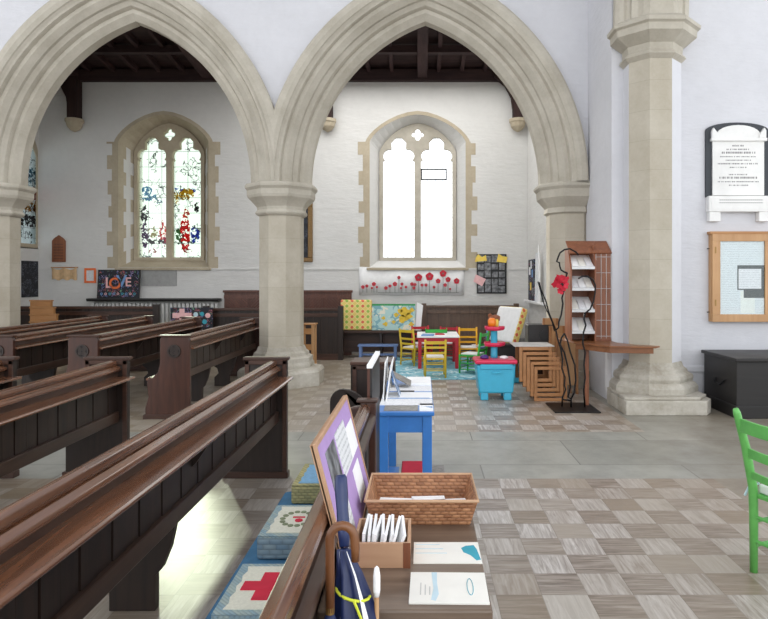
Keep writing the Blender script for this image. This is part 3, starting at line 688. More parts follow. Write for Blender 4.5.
# ------------------------------------------------------------------ pews
def bench_end(style, th=.05):
    """profile in x,z; plate occupies y 0..th"""
    b = MB()
    if style == 'a':
        poly = [(.08, 0), (.08, .93), (-.25, .93), (-.25, .72)]+[(-.25-.16*math.sin(a), .53+.16*math.cos(a)) for a in [PI/2*i/6 for i in range(7)]]+[(-.41, 0)]
    elif style == 'c':
        poly = [(.03, 0), (.03, .94), (-.05, .94)]+[(-.05-.13*math.sin(a), .80+.12*math.cos(a)) for a in [PI/2*i/6 for i in range(7)]]+[(-.20, .62), (-.36, .52), (-.36, 0)]
    else:
        poly = [(.09, 0), (.09, .88), (.07, .92), (-.225, .92), (-.245, .89), (-.245, .62), (-.27, .52), (-.33, .46), (-.385, .44), (-.39, .38), (-.375, .25), (-.41, .12), (-.41, 0)]
    b.prism(poly, 'Y', 0, th)
    return b
def pew(x, y0, y1, label, style='a', near=True, far=True, sup=(), group=None, cap=True):
    t = thing('pew', label, 'pew', (x, y0, 0), 0, group); L = y1-y0
    def end(yy, s):
        e = bench_end(style).build('bench_end', 'pew_end' if style != 'a' else 'pew_v', t, loc=(0, yy, 0), bevel=.006)
        b = MB()
        if style == 'b': b.box(-.255, .10, -.012, .062, .92, .94)
        elif style == 'c': b.box(-.07, .04, -.012, .062, .94, .955)
        else: b.box(-.265, .095, -.012, .062, .93, .955)
        b.build('cap_moulding', 'pew_x', e, bevel=.006)
        if style == 'a':
            b = MB(); b.box(-.25, .08, -.012, 0, .895, .93); b.box(.045, .08, -.012, 0, .05, .93); b.box(-.25, -.215, -.012, 0, .60, .93)
            b.build('panel_moulding', 'pew_x', e, bevel=.004)
        if style == 'b':
            b = MB(); R = .075
            for k in range(28):
                a0, a1 = 2*PI*k/28, 2*PI*(k+1)/28
                for (r0, r1, z) in ((R, R-.018, -.012),):
                    pts = [(-.085+r0*math.cos(a0), .76+r0*math.sin(a0)), (-.085+r0*math.cos(a1), .76+r0*math.sin(a1)), (-.085+r1*math.cos(a1), .76+r1*math.sin(a1)), (-.085+r1*math.cos(a0), .76+r1*math.sin(a0))]
                    b.prism(pts, 'Y', z, 0)
            for k in range(4):
                a0 = PI/4+k*PI/2
                b.prism([(-.085+.033*math.cos(a0)+.026*math.cos(q), .76+.033*math.sin(a0)+.026*math.sin(q)) for q in [2*PI*j/10 for j in range(10)]], 'Y', -.008, 0)
            b.build('roundel', 'pew_v', e)
            MB().prism([(-.085+.058*math.cos(q), .76+.058*math.sin(q)) for q in [2*PI*j/20 for j in range(20)]], 'Y', -.003, 0).build('roundel_shade', 'shade_fill', e)  # flat dark disc put on for the shade inside the carved roundel
        b = MB(); b.box(-.43 if style != 'c' else -.38, .09, -.015, .065, 0, .05); b.build('foot', 'pew_x', e, bevel=.004)
    if near: end(0, 0)
    if far: end(L-.05, 1)
    a, z = (.04 if near else 0), (L-.04 if far else L)
    MB().prism([(-.055, .885), (-.06, .905), (-.05, .925), (-.02, .935), (.0, .925), (.005, .905), (-.005, .885)], 'Y', a, z).build('top_rail', 'pew_rail', t, smooth=False, bevel=.004)
    MB().prism([(-.02, .845), (-.02, .885), (.005, .885), (.03, .872), (.034, .86), (.028, .848)], 'Y', a, z).build('rail_moulding', 'pew_rail' if style != 'c' else 'pew', t, bevel=.003)
    MB().prism([(-.02, .80), (-.02, .85), (.012, .85), (.005, .80)], 'Y', a, z).build('upper_board', 'pew', t)
    if style != 'c': MB().prism([(-.01, .782), (-.01, .806), (.115, .797), (.125, .79), (.125, .78), (.115, .775)], 'Y', a, z+(.03 if far else 0)).build('book_ledge', 'pew_rail', t, bevel=.003)
    b = MB(); yy = a; k = 0
    while yy < z-.01:
        e2 = min(yy+.112, z); b.box(-.018, .0-(k % 2)*.004, yy+.004, e2-.004, .50, .79); yy = e2; k += 1
    b.box(-.022, -.018, a, z, .50, .79)
    b.build('back_boards', 'pew_v', t)
    MB().box(-.03, .018, a, z, .445, .53).build('bottom_rail', 'pew', t, bevel=.006)
    MB().prism([(-.015, .43), (-.015, .46), (-.40, .455), (-.42, .445), (-.42, .43), (-.40, .42)], 'Y', a, z).build('seat', 'pew_rail', t, bevel=.004)
    for s in sup:
        poly = [(-.12, 0), (-.12, .17), (-.09, .2), (-.05, .3), (-.02, .44), (-.39, .43), (-.36, .30), (-.30, .26), (-.28, .19), (-.34, .13), (-.34, 0)]
        MB().prism(poly, 'Y', s-y0, s-y0+.05).build('support', 'pew_v', t, bevel=.004)
        if style != 'c': MB().prism([(0, .77), (.10, .775), (.02, .66), (0, .64)], 'Y', s-y0+.15, s-y0+.175).build('ledge_bracket', 'pew_v', t)
    return t
pew(-1.14, .55, 5.05, 'long dark oak pew nearest the camera, running into the lower left corner', 'a', False, True, (1.4, 3.0))
pew(-2.40, 1.5, 5.05, 'dark oak pew second from the kneeler pew, right behind the longest pew', 'a', False, True, (2.4,))
pew(-3.30, 2.5, 5.05, 'dark oak pew of which only the squared end shows at the left edge', 'a', False, True, (3.4,))
P_lab = ['far pew with carved roundel end closest to the centre pier', 'far pew with roundel end second from the centre pier', 'far pew third from the centre pier, its end cut by the left edge', 'far pew with only its top rail in view at the left edge']
for (x, y1, lb) in zip((-2.68, -3.71, -4.66, -5.5), (10.25, 10.45, 10.8, 10.95), P_lab):
    pew(x, 7.09, y1, 'dark oak '+lb, 'b', True, True, (8.1, 9.25))
zp = pew(-.262, .8, 3.3, 'short dark oak pew holding the kneelers and a blue seat cloth', 'c', False, True, (1.6, 2.7))
tag(MB().prism([(-.38, 0), (-.02, 0), (-.02, .025), (-.37, .03), (-.415, .022), (-.43, -.02), (-.43, -.05), (-.42, -.05), (-.41, -.02)], 'Y', 0, 2.38).build('seat_cushion', 'bluecloth', loc=(-.28, .86, .462), bevel=.006), 'long blue cloth runner along the seat under the kneelers', 'cushion')
# ------------------------------------------------------------------ kneelers
def kneeler(y, label, top, emblem, side, dx=0, L=.34, rz=0):
    t = thing('kneeler', label, 'kneeler', (-.50+dx, y, .492), rz); w = .125
    MB().box(-w, w, 0, L, 0, .085).build('side_band', side, t, bevel=.012, seg=3)
    b = MB(); b.prism([(-w+.004, .004), (w-.004, .004), (w-.004, L-.004), (-w+.004, L-.004)], 'Z', .084, .092, 0)
    n = 9; pts = []
    for i in range(n): pts.append((-w+.03+(.008 if i % 2 else 0), .03+(L-.06)*i/(n-1)))
    for i in range(n): pts.append((w-.03-(.008 if i % 2 else 0), L-.03-(L-.06)*i/(n-1)))
    b.prism(pts, 'Z', .092, .095, 1)
    b.build('needlework_top', [top[0], top[1]], t)
    b = MB()
    if emblem == 'cross':
        b.box(-.025, .025, .08, L-.08, .095, .098); b.box(-.075, .075, L/2-.028, L/2+.028, .095, .0985)
        b.build('cross_emblem', 'crossred', t)
    elif emblem == 'wreath':
        for k in range(14):
            a = 2*PI*k/14; b.lathe([(.012, .094), (.012, .098)], .06*math.cos(a), L/2+.075*math.sin(a), 7, 0)
        b.lathe([(.016, .094), (.016, .099)], .01, L/2-.02, 8, 1); b.box(-.02, .03, L/2+.01, L/2+.02, .095, .098, 1)
        b.build('wreath_emblem', ['leafy', 'crossred'], t)
    return t
kneeler(1.87, 'kneeler with a red cross on cream needlework, nearest the camera', ('stitchblue', 'stitchcream'), 'cross', 'stitchblue', 0)
kneeler(2.44, 'kneeler with a small wreath on cream needlework, in the middle of the row', ('stitchblue', 'stitchcream'), 'wreath', 'stitchside', -.01)
kneeler(3.04, 'kneeler with a plain sky blue top and straw coloured sides, farthest of the row', ('stitchgold', 'stitchsky'), '', 'stitchgold', 0, .36)
# ------------------------------------------------------------------ prayer desk beyond the blue table
t = thing('prayer_desk', 'small dark oak prayer desk standing behind the blue table', 'desk', (-.42, 5.46, 0))
MB().box(-.17, .17, 0, .03, .04, .83).build('front_panel', 'pew_v', t, bevel=.004)
b = MB(); b.box(-.17, .17, -.012, 0, .79, .83); b.box(-.17, -.135, -.012, 0, .04, .82); b.box(.135, .17, -.012, 0, .04, .82); b.box(-.135, .135, -.012, 0, .04, .1); b.build('panel_moulding', 'pew_x', t, bevel=.004)
MB().box(-.19, .19, -.03, .30, .83, .86).build('sloping_top', 'pew_x', t, bevel=.006)
for s in (-1, 1): MB().box(s*.17-.02, s*.17+.02, .03, .28, 0, .83).build('side_panel', 'pew_v', t, bevel=.004)
t = thing('stall_end', 'dark round-shouldered stall end just left of the small prayer desk', 'pew end', (-.52, 5.0, 0))
MB().prism([(.10, 0), (.10, .55)]+[(.10-.20+.20*math.cos(a), .50+.20*math.sin(a)) for a in [PI/2*i/6 for i in range(7)]]+[(-.10-.0-.0*1, .70)]+[(-.10-.10*math.sin(a), .60+.10*math.cos(a)) for a in [PI/2*i/5 for i in range(1, 6)]]+[(-.2, 0)], 'Y', 0, .05, 0).build('panel', 'pew_v', t, bevel=.006)
MB().box(-.21, .11, -.012, .062, 0, .05).build('foot', 'pew_x', t, bevel=.004)
# ------------------------------------------------------------------ dark panelled benches by the aisle back wall
def wainscot(name, label, x0, x1, y, z1, th=.05, bw=.11, mat='pew_v', rail='pew_x', post=True, base=0):
    t = thing(name, label, 'panelling', ((x0+x1)/2, y, 0)); hw = (x1-x0)/2; b = MB(); x = -hw; k = 0
    while x < hw-.01:
        e = min(x+bw, hw); b.box(x+.003, e-.003, (k % 2)*.005, th, base+.1, z1-.05); x = e; k += 1
    b.box(-hw, hw, .012, th-.01, base+.1, z1-.05)
    b.build('boards', mat, t)
    MB().box(-hw-.02, hw+.02, -.03, th+.02, z1-.05, z1).build('top_rail', rail, t, bevel=.008)
    MB().box(-hw, hw, -.02, th, z1-.17, z1-.10).build('middle_rail', rail, t, bevel=.005)
    MB().box(-hw, hw, -.02, th, base, base+.12).build('bottom_rail', rail, t, bevel=.005)
    if post:
        for s in (-1, 1): MB().box(s*hw-.05, s*hw+.05, -.04, th+.03, base, z1+.04).build('post', mat, t, bevel=.006)
    return t
wainscot('panelled_screen', 'long dark boarded bench back behind the left pews, below the painted chalkboard', -7.9, -5.15, 12.3, 1.03)
wainscot('panelled_screen', 'dark boarded bench back crossing behind the centre pier', -4.15, -1.55, 12.2, 1.0, bw=.13)
t = wainscot('panelled_screen', 'tall reddish panelled bench back with diagonal boarding behind the centre pier', -4.03, -1.42, 12.95, 1.33, mat='red_oak', rail='red_oak', post=False)
for i in range(5):
    x0 = -1.25+i*.5
    b = MB()
    for k in range(-5, 8):
        # slanting boards clipped to the panel
        pts = []
        for (u, v) in ((k*.065, 0), (k*.065+.055, 0), (k*.065+.055+.30, .30), (k*.065+.30, .30)): pts.append((u, v))
        cl = []
        for a_, b_ in zip(pts, pts[1:]+pts[:1]):
            for lim, sg in ((0, 1), (.46, -1)): pass
        u0, u1 = k*.065, k*.065+.055
        def clip(u): return max(0, min(.46, u))
        va0, vb0 = max(0, -u0), min(.30, .46-u0); va1, vb1 = max(0, -u1), min(.30, .46-u1)
        if vb0 <= va0 or vb1 <= va1: continue
        q = [(u0+va0, va0), (u1+va1, va1), (u1+vb1, vb1), (u0+vb0, vb0)]
        if i % 2 == 0: q = [(.46-p[0], p[1]) for p in q]
        b.prism([(x0+p[0], .92+p[1]) for p in q], 'Y', -.022, 0)
    b.build('chevron_panel', 'red_oak', t)
wainscot('panelled_screen', 'low brown boarded panelling under the window behind the children corner', .06, 1.95, 12.95, 1.02, bw=.09, mat='brown_boards', rail='brown_boards')
# stone capped radiator along the left part of the back wall
t = thing('radiator', 'long low white radiator with a dark shelf on the back wall below the chalkboard', 'radiator', (-5.6, 13.1, 0))
MB().prism([(-.14, 1.10), (.08, 1.10), (.08, 1.16), (-.16, 1.16), (-.16, 1.13)], 'X', -1.25, 1.45).build('shelf', 'chest', t, bevel=.006)
b = MB(); x = -1.2
while x < 1.35: b.box(x, x+.06, -.06, .02, .25, 1.06); x += .085
b.build('fins', 'rad', t, bevel=.01)
# ------------------------------------------------------------------ things on the walls
def flat(name, w_, h_, mat, parent, loc=(0, 0, 0), th=.006, bevel=0):
    return MB().box(-w_/2, w_/2, -th, 0, 0, h_).build(name, mat, parent, loc=loc, bevel=bevel)
# memorial tablet on the right wall
WY = 8.02
t = thing('memorial_tablet', 'white marble memorial tablet on black slate above the notice board', 'tablet', (3.995, WY, 2.27))
MB().prism([(-.40, .33), (.40, .33), (.40, 1.17)]+[(.40*math.cos(a), 1.17+.105*math.sin(a)) for a in [PI*i/14 for i in range(1, 14)]]+[(-.40, 1.17)], 'Y', -.03, 0).build('slate_backing', 'slate', t, bevel=.004)
MB().box(-.325, .325, -.055, -.03, .35, 1.04).build('inscription_slab', 'marble', t, bevel=.004)
MB().box(-.35, .35, -.085, -.03, 1.03, 1.07).build('cornice', 'marble', t, bevel=.006)
MB().prism([(-.33, 1.07), (.33, 1.07), (.30, 1.12)]+[(.27*math.cos(a), 1.12+.115*math.sin(a)) for a in [PI*i/12 for i in range(0, 13)]]+[(-.30, 1.12)], 'Y', -.06, -.03).build('pediment', 'marble', t, bevel=.004)
for s in (-1, 1): MB().prism([(s*.34, 1.07), (s*.25, 1.07), (s*.26, 1.12), (s*.32, 1.2), (s*.34, 1.16)], 'Y', -.08, -.03).build('scroll', 'marble', t, bevel=.006)
MB().box(-.39, .42, -.10, 0, .14, .34).build('shelf', 'marble', t, bevel=.008)
MB().box(-.36, .39, -.104, -.10, .17, .31).build('shelf_panel', 'marble', t)
for s in (-1, 1): MB().box(s*.31-.07, s*.31+.07, -.09, 0, .02, .14).build('foot_bracket', 'marble', t, bevel=.006)
rnd = random.Random(4)
for k, (wd, hh) in enumerate([(.16, .014), (.30, .012), (.42, .018), (.46, .010), (.32, .010), (.52, .012), (.22, .010), (0, 0), (.24, .010), (.48, .018), (.52, .010), (.24, .010)]):
    if not wd: continue
    b = MB(); z = .965-k*.045; x = -wd/2
    while x < wd/2-.01:
        e = min(x+rnd.choice([.008, .012, .016]), wd/2); b.box(x, e, -.0565, -.054, z, z+hh*1.35); x = e+(.007 if rnd.random() < .75 else .018)
    b.build('inscription_line', 'engrave', t)
for z in (.28, .245):
    b = MB(); x = -.26
    while x < .28: b.box(x, x+.014, -.1055, -.103, z, z+.012); x += .026
    b.build('inscription_line', 'engrave', t)
# notice board
t = thing('notice_board', 'glazed pine notice board with white papers under the marble tablet', 'notice board', (4.37, WY, 1.03)); W2 = .73
MB().box(-W2, W2, -.07, 0, 0, 1.10).build('case', 'pine', t, bevel=.006)
MB().box(-W2-.02, W2+.02, -.09, 0, 1.10, 1.135).build('cornice', 'pine_x', t, bevel=.006)
for s in (-1, 1):
    x0, x1 = (-W2+.01, -.005) if s < 0 else (.005, W2-.01)
    d = MB(); d.box(x0, x1, -.095, -.07, 0, .095); d.box(x0, x1, -.095, -.07, 1.01, 1.10); d.box(x0, x0+.10, -.095, -.07, .095, 1.01); d.box(x1-.055, x1, -.095, -.07, .095, 1.01)
    dd = d.build('door', 'pine', t, bevel=.004)
    MB().box(x0+.10, x1-.055, -.079, -.076, .095, 1.01).build('glass_pane', 'cabinetglass', dd)
    for z in (.2, .86): MB().box(x0+.03, x0+.045, -.10, -.094, z, z+.08).build('hinge', 'brass', dd)
    bx = MB(); bx.box(x0+.10, x1-.055, -.073, -.0705, .095, 1.01, 0); bx.build('backing_paper', 'printz', t)
rnd = random.Random(2)
for (x, z, w_, h_, m) in ((-.60, .55, .2, .40, 'printz'), (-.38, .52, .16, .44, 'printz'), (-.22, .60, .14, .38, 'printz'), (-.59, .12, .23, .40, 'printz'), (-.36, .11, .18, .28, 'offwhite'), (-.17, .13, .1, .2, 'printz')):
    MB().box(x, x+w_, -.075, -.073, z, z+h_).build('paper', m, t)
b = MB(); b.box(-.40, -.04, -.0762, -.075, .40, .71); b.box(-.32, -.04, -.0762, -.075, .30, .40); b.build('green_mount', 'darkgreen', t)
MB().box(-.385, -.10, -.0775, -.0762, .415, .665).build('mounted_sheet', 'printz', t)
for z in (.12, .92): MB().tube([(-W2-.03, -.03, z), (-W2, -.03, z)], .006).build('screw', 'iron', t)
# hymn board plaque, parchment, orange frame, chalkboards on the aisle wall
def xw(px, d): return (px-421)*d/F
def zw(py, d): return H+(278-py)*d/F
BW = BY-.002
t = thing('wooden_plaque', 'small brown wooden plaque with pointed top left of the stained glass window', 'plaque', (xw(59.3, BW), BW, zw(262, BW)))
MB().prism([(-.14, 0), (.14, 0), (.14, .44), (.10, .49), (0, .56), (-.10, .49), (-.14, .44)], 'Y', -.03, 0).build('board', 'shelfwood', t, bevel=.004)
b = MB(); [b.box(-.10, .10, -.033, -.03, .06+k*.06, .075+k*.06) for k in range(6)]; b.build('carved_lines', 'red_oak', t)
t = thing('parchment_scroll', 'tan cloth scroll with curled edges below the small wooden plaque', 'scroll', (xw(65, BW), BW, zw(281, BW)))
b = MB(); n = 14; va = []
for i in range(n+1):
    x = -.26+.52*i/n; zt = .25+.02*math.cos(i*.9)+(.03 if i in (0, n) else 0); zb = .03+.02*math.sin(i*1.3); y = -.02-.012*math.sin(i*1.1)
    va.append((b.bm.verts.new((x, y, zb)), b.bm.verts.new((x, y-.01, zt))))
for A, B in zip(va, va[1:]): b._f([A[0], B[0], B[1], A[1]], 0)
o = b.build('cloth', 'parchment', t); md = o.modifiers.new('solid', 'SOLIDIFY'); md.thickness = .006
MB().tube([(-.28, -.02, .28), (.28, -.02, .28)], .012).build('rod', 'pine_x', t)
t = thing('framed_print', 'small orange picture frame left of the painted LOVE chalkboard', 'frame', (xw(90.5, BW), BW, zw(283, BW)))
b = MB(); b.box(-.12, .12, -.025, 0, 0, .045); b.box(-.12, .12, -.025, 0, .265, .31); b.box(-.12, -.08, -.025, 0, .045, .265); b.box(.08, .12, -.025, 0, .045, .265); b.build('frame', 'orangeframe', t, bevel=.004)
flat('print', .17, .23, 'printz', t, (0, -.004, .04))
# LOVE chalkboard standing on the radiator shelf
t = thing('chalkboard', 'black chalkboard with LOVE in coloured letters on the radiator shelf', 'chalkboard', (xw(118.5, 13.05), 13.03, 1.162))
b = MB(); b.box(-.42, .42, .0, .02, 0, .58); o = b.build('board', 'chalk', t); o.rotation_euler.x = math.radians(-5)
b = MB(); b.box(-.43, .43, -.004, .024, 0, .02); b.box(-.43, .43, -.004, .024, .57, .59); b.box(-.435, -.415, -.004, .024, 0, .59); b.box(.415, .435, -.004, .024, 0, .59); o = b.build('frame', 'black', t); o.rotation_euler.x = math.radians(-5)
for k, (ch, mt, sz, dz) in enumerate((('L', 'pinkp', .30, 0), ('O', 'orangeframe', .32, -.02), ('V', 'strip', .34, .02), ('E', 'pinkp', .26, .03))):
    text_mesh('letter', ch, sz, mt, t, (-.20+k*.135, .008, .22+dz))
for k in range(9): text_mesh('letter', 'OTHERSXOX'[k] if False else 'o', .10, ('strip', 'pinkp', 'teal')[k % 3], t, (-.34+k*.085, -.004, .07), depth=.001)
# plaque of grey slate
tag(MB().box(xw(141.5, BW), xw(177, BW), BW-.012, BW, zw(286, BW), zw(269.5, BW)).build('slate_plaque', 'greyplaque', bevel=.003), 'plain grey rectangular plaque under the stained glass window', 'plaque')
# blackboard with painted cross, in front of the panelling
t = thing('chalkboard', 'black chalkboard with a painted pastel cross behind the left pews', 'chalkboard', (xw(191.5, 12.0), 12.0, .62))
MB().box(-.40, .40, 0, .02, 0, .40).build('board', 'chalk', t)
b = MB(); b.box(-.23, -.13, -.004, 0, .02, .38); b.box(-.36, .0, -.0045, 0, .20, .30); b.build('painted_cross', 'pinkp', t)
b = MB()
for k in range(5): b.lathe([(.035, -.004), (.035, 0)], 0, 0, 10)
b.bm.free()
b = MB()
for k, (x, z, r) in enumerate(((.08, .27, .045), (.2, .28, .04), (.31, .25, .05), (.12, .12, .05), (.25, .13, .045))):
    b.prism([(x+r*math.cos(a), z+r*math.sin(a)) for a in [2*PI*i/12 for i in range(12)]], 'Y', -.004, 0, k % 3)
b.build('painted_flowers', ['skyprint', 'teal', 'pinkp'], t)
for s in (-1, 1): MB().box(s*.3-.02, s*.3+.02, .02, .04, -.62, .35).build('leg', 'pew_v', t)
# black notice on the left end wall
tag(MB().box(LX, LX+.02, 12.62, 13.15, zw(297, 12.9), zw(261, 12.9)).build('black_notice', 'chalkdark', bevel=.002), 'tall black notice with small writing on the end wall below the narrow window', 'notice')
# gilt framed picture behind the centre pier
t = thing('gilt_picture', 'tall gilt framed picture mostly hidden behind the centre pier', 'picture', (xw(299, BW), BW, zw(262, BW)))
b = MB(); w_ = .29; h_ = 1.23
for q in ((-w_, w_, 0, .09), (-w_, w_, h_-.09, h_)): b.box(q[0], q[1], -.05, 0, q[2], q[3])
for s in (-1, 1): b.box(*(sorted((s*w_, s*(w_-.10)))), -.05, 0, .09, h_-.09)
b.build('frame', 'gold', t, bevel=.012); MB().box(-w_+.09, w_-.09, -.02, -.005, .08, h_-.08).build('canvas', 'chalkdark', t)
# poppy banner
t = thing('poppy_banner', 'long white cloth banner with red poppies under the clear window', 'banner', (xw(411.5, BW), BW, zw(295, BW)))
b = MB(); n = 26; va = []; HWb = 1.09
for i in range(n+1):
    x = -HWb+2*HWb*i/n; y = -.02-.008*math.sin(i*.8)
    va.append((b.bm.verts.new((x, y, .01*math.sin(i*.5))), b.bm.verts.new((x, y, .575+.012*math.cos(i*.6)))))
for A, B in zip(va, va[1:]): b._f([A[0], B[0], B[1], A[1]], 0)
o = b.build('cloth', 'whitecloth', t, smooth=True); md = o.modifiers.new('solid', 'SOLIDIFY'); md.thickness = .008
pop = [(363, 287, 1.6), (367, 286, 1.4), (374, 284, 1.8), (372, 288, 1), (377, 287, 1), (386, 288, 1.6), (390, 286, 1.4), (395, 284, 2.0), (399, 277.5, 1.5), (402, 284, 1.4), (401, 288, 1), (406, 287, 1.2), (412, 284, 1.6), (415, 284.5, 1.4), (414, 288, 1.4), (418.5, 277.5, 3.4), (422, 285, 1.3), (426, 285, 1.4), (429.5, 276.5, 3.6), (438, 281, 2.2), (434, 287, 1.2), (443, 273.5, 3.1), (445, 285, 1.6), (448, 279.5, 2.3), (450, 289, 1), (456.5, 281, 2.6)]
b = MB(); k0 = BW/F
for (px, py, r) in pop:
    x = xw(px, BW)-t.location.x; z = zw(py, BW)-t.location.z; rr = r*k0*1.08
    pts = [(x+rr*(1+.1*math.sin(5*a))*math.cos(a), z+rr*(1+.1*math.sin(5*a))*math.sin(a)) for a in [2*PI*i/16 for i in range(16)]]
    b.prism(pts, 'Y', -.044, -.034, 0)
    b.box(x-.004, x+.004, -.038, -.033, .05, z, 1)
    b.prism([(x+rr*.25*math.cos(a), z+rr*.25*math.sin(a)) for a in [2*PI*i/8 for i in range(8)]], 'Y', -.046, -.043, 1)
b.box(-.7, .98, -.038, -.033, .045, .052, 1)
b.build('poppies', ['poppy', 'stem'], t)
# poster collage to the right of the window
t = thing('photo_collage', 'poster of black and white photographs with yellow corners right of the poppy banner', 'poster', (xw(491.5, BW), BW-.018, zw(293.5, BW)))
flat('board', .62, .82, 'black', t, th=.012); rnd = random.Random(5)
for r in range(5):
    for c in range(4):
        MB().box(-.29+c*.145+rnd.uniform(-.005, .01), -.29+c*.145+.125, -.014-.001*((r+c) % 2), -.012, .03+r*.155, .03+r*.155+rnd.uniform(.11, .145)).build('photograph', 'photo', t)
MB().prism([(-.35, .66), (-.1, .68), (-.12, .80), (-.2, .76), (-.28, .82), (-.33, .75)], 'Y', -.02, -.014).build('yellow_card', 'yellowc', t)
MB().prism([(.10, .66), (.30, .64), (.33, .76), (.22, .78), (.14, .83)], 'Y', -.02, -.014).build('yellow_card', 'yellowc', t)
MB().prism([(-.38, .25), (-.2, .15), (-.12, .3), (-.33, .40)], 'Y', -.02, -.014).build('pink_card', 'pinkp', t)
# posters standing on the ledge of the right aisle wall
t = thing('collage_poster', 'dark collage poster leaning on the ledge of the sunlit side wall', 'poster', (2.17, 12.35, 1.142))
MB().box(-.02, 0, -.33, .33, 0, .80).build('board', 'chalk', t, bevel=.002)
for k, (y, z) in enumerate(((-.2, .1), (.05, .2), (.15, .5), (-.12, .45), (.0, .62))): MB().box(-.024, -.02, y-.07, y+.07, z, z+.15).build('photograph', ('photo', 'yellowc', 'white', 'strip', 'printz')[k], t)
t = thing('rolled_map', 'white rolled paper sheets standing on the ledge before the collage poster', 'paper', (2.15, 11.55, 1.142))
MB().prism([(-.16, 0), (.16, 0), (.12, .55), (.02, 1.05), (-.10, .72)], 'X', -.01, 0).build('sheet', 'white', t)
MB().tube([(-.03, .1, .0), (-.02, .06, .9)], .03, seg=10).build('roll', 'printz', t)
# ------------------------------------------------------------------ children corner
tag(MB().box(-.52, .96, 9.83, 12.55, 0.0, .012).build('rug', 'rug', bevel=.004), 'pale blue patterned rug under the children table', 'rug')
t = thing('low_bench', 'dark low bench along the back wall under the patterned cushion and the map', 'bench', (-.72, 12.65, 0))
MB().box(-.95, .72, -.2, .25, .50, .545).build('seat', 'pew_x', t, bevel=.006)
for x in (-.93, -.1, .66): MB().box(x, x+.05, -.18, .23, 0, .50).build('leg', 'pew_v', t, bevel=.004)
MB().box(-.93, .68, .18, .22, .08, .48).build('back_board', 'pew_x', t)
t = thing('blue_bench', 'low blue wooden bench in front of the dark bench', 'bench', (-.82, 12.1, 0))
MB().box(-.38, .38, -.13, .13, .28, .31).build('seat', 'bluep', t, bevel=.005)
for s in (-1, 1):
    for q in (-1, 1): MB().box(s*.33-.025, s*.33+.025, q*.10-.02, q*.10+.02, 0, .28).build('leg', 'bluep', t)
MB().box(-.33, .33, -.015, .015, .10, .14).build('stretcher', 'bluep', t)
t = thing('box_cushion', 'square yellow cushion with red and green dots upright on the dark bench', 'cushion', (xw(356, 12.5), 12.55, .547))
o = MB().box(-.31, .31, -.08, .08, 0, .60).build('cushion', 'dot', t, bevel=.03, seg=4); o.rotation_euler.x = math.radians(-6)
t = thing('world_map', 'pale blue world map board leaning on the bench right of the dotted cushion', 'map', (xw(393.5, 12.5), 12.55, .547))
o = MB().box(-.43, .43, 0, .012, 0, .52).build('sheet', 'map', t)
MB().box(-.43, .43, -.0035, 0, .485, .52).build('header_strip', 'mapgreen', t)
rnd = random.Random(9)
for (cx, cz, r) in ((-.16, .12, .05), (-.2, .24, .04), (.0, .16, .04), (.05, .3, .05), (.18, .22, .09), (.22, .36, .11), (.3, .28, .07), (.12, .38, .05), (.35, .12, .05), (.36, .4, .05)):
    b = MB(); b.prism([(cx+r*(1+.3*math.sin(3*a+cx*9))*math.cos(a), cz+r*(1+.25*math.cos(4*a))*math.sin(a)*.8) for a in [2*PI*i/14 for i in range(14)]], 'Y', -.003, 0); b.build('land_shape', 'mapyellow', t)
tag(MB().prism([(-.05, 0), (.05, 0), (.10, .50), (-.02, .56)], 'Y', 0, .01).build('white_folder', 'white', loc=(xw(418, 12.4), 12.5, .012+.53)), 'folded white sheet standing at the right edge of the world map', 'paper')
# table
t = thing('play_table', 'red wooden play table with a white top in the children corner', 'table', (.30, 11.42, .012))
MB().box(-.37, .37, -.50, .50, .535, .56).build('table_top', 'white', t, bevel=.006)
b = MB(); b.box(-.34, .34, -.47, -.45, .46, .535); b.box(-.34, .34, .45, .47, .46, .535); b.box(-.34, -.32, -.47, .47, .46, .535); b.box(.32, .34, -.47, .47, .46, .535); b.build('apron', 'redp', t)
for s in (-1, 1):
    for q in (-1, 1): MB().box(s*.32-.03, s*.32+.03, q*.45-.03, q*.45+.03, 0, .535).build('leg', 'redp', t, bevel=.004)
def sit(name, lab, pts, mat, th, z, cat='toy'): return tag(MB().prism(pts, 'Z', z, z+th).build(name, mat, bevel=.002), lab, cat)
sit('picture_book', 'blue picture book on the left of the white play table', [(.0, 10.98), (.22, 11.0), (.24, 11.2), (.03, 11.25)], 'strip', .02, .572, 'book')
sit('picture_book', 'red picture book in the middle of the white play table', [(.25, 11.2), (.42, 11.2), (.40, 11.35), (.26, 11.38)], 'redp', .02, .572, 'book')
tt = thing('toy_tray', 'small green toy tray at the back of the white play table', 'toy', (.28, 11.7, .572))
b = MB(); b.box(-.2, .2, -.1, .1, 0, .012); b.box(-.2, .2, -.1, -.09, 0, .05); b.box(-.2, .2, .09, .1, 0, .05); b.box(-.2, -.19, -.1, .1, 0, .08); b.box(.19, .2, -.1, .1, 0, .08); b.build('tray', 'greenp', tt, bevel=.003)
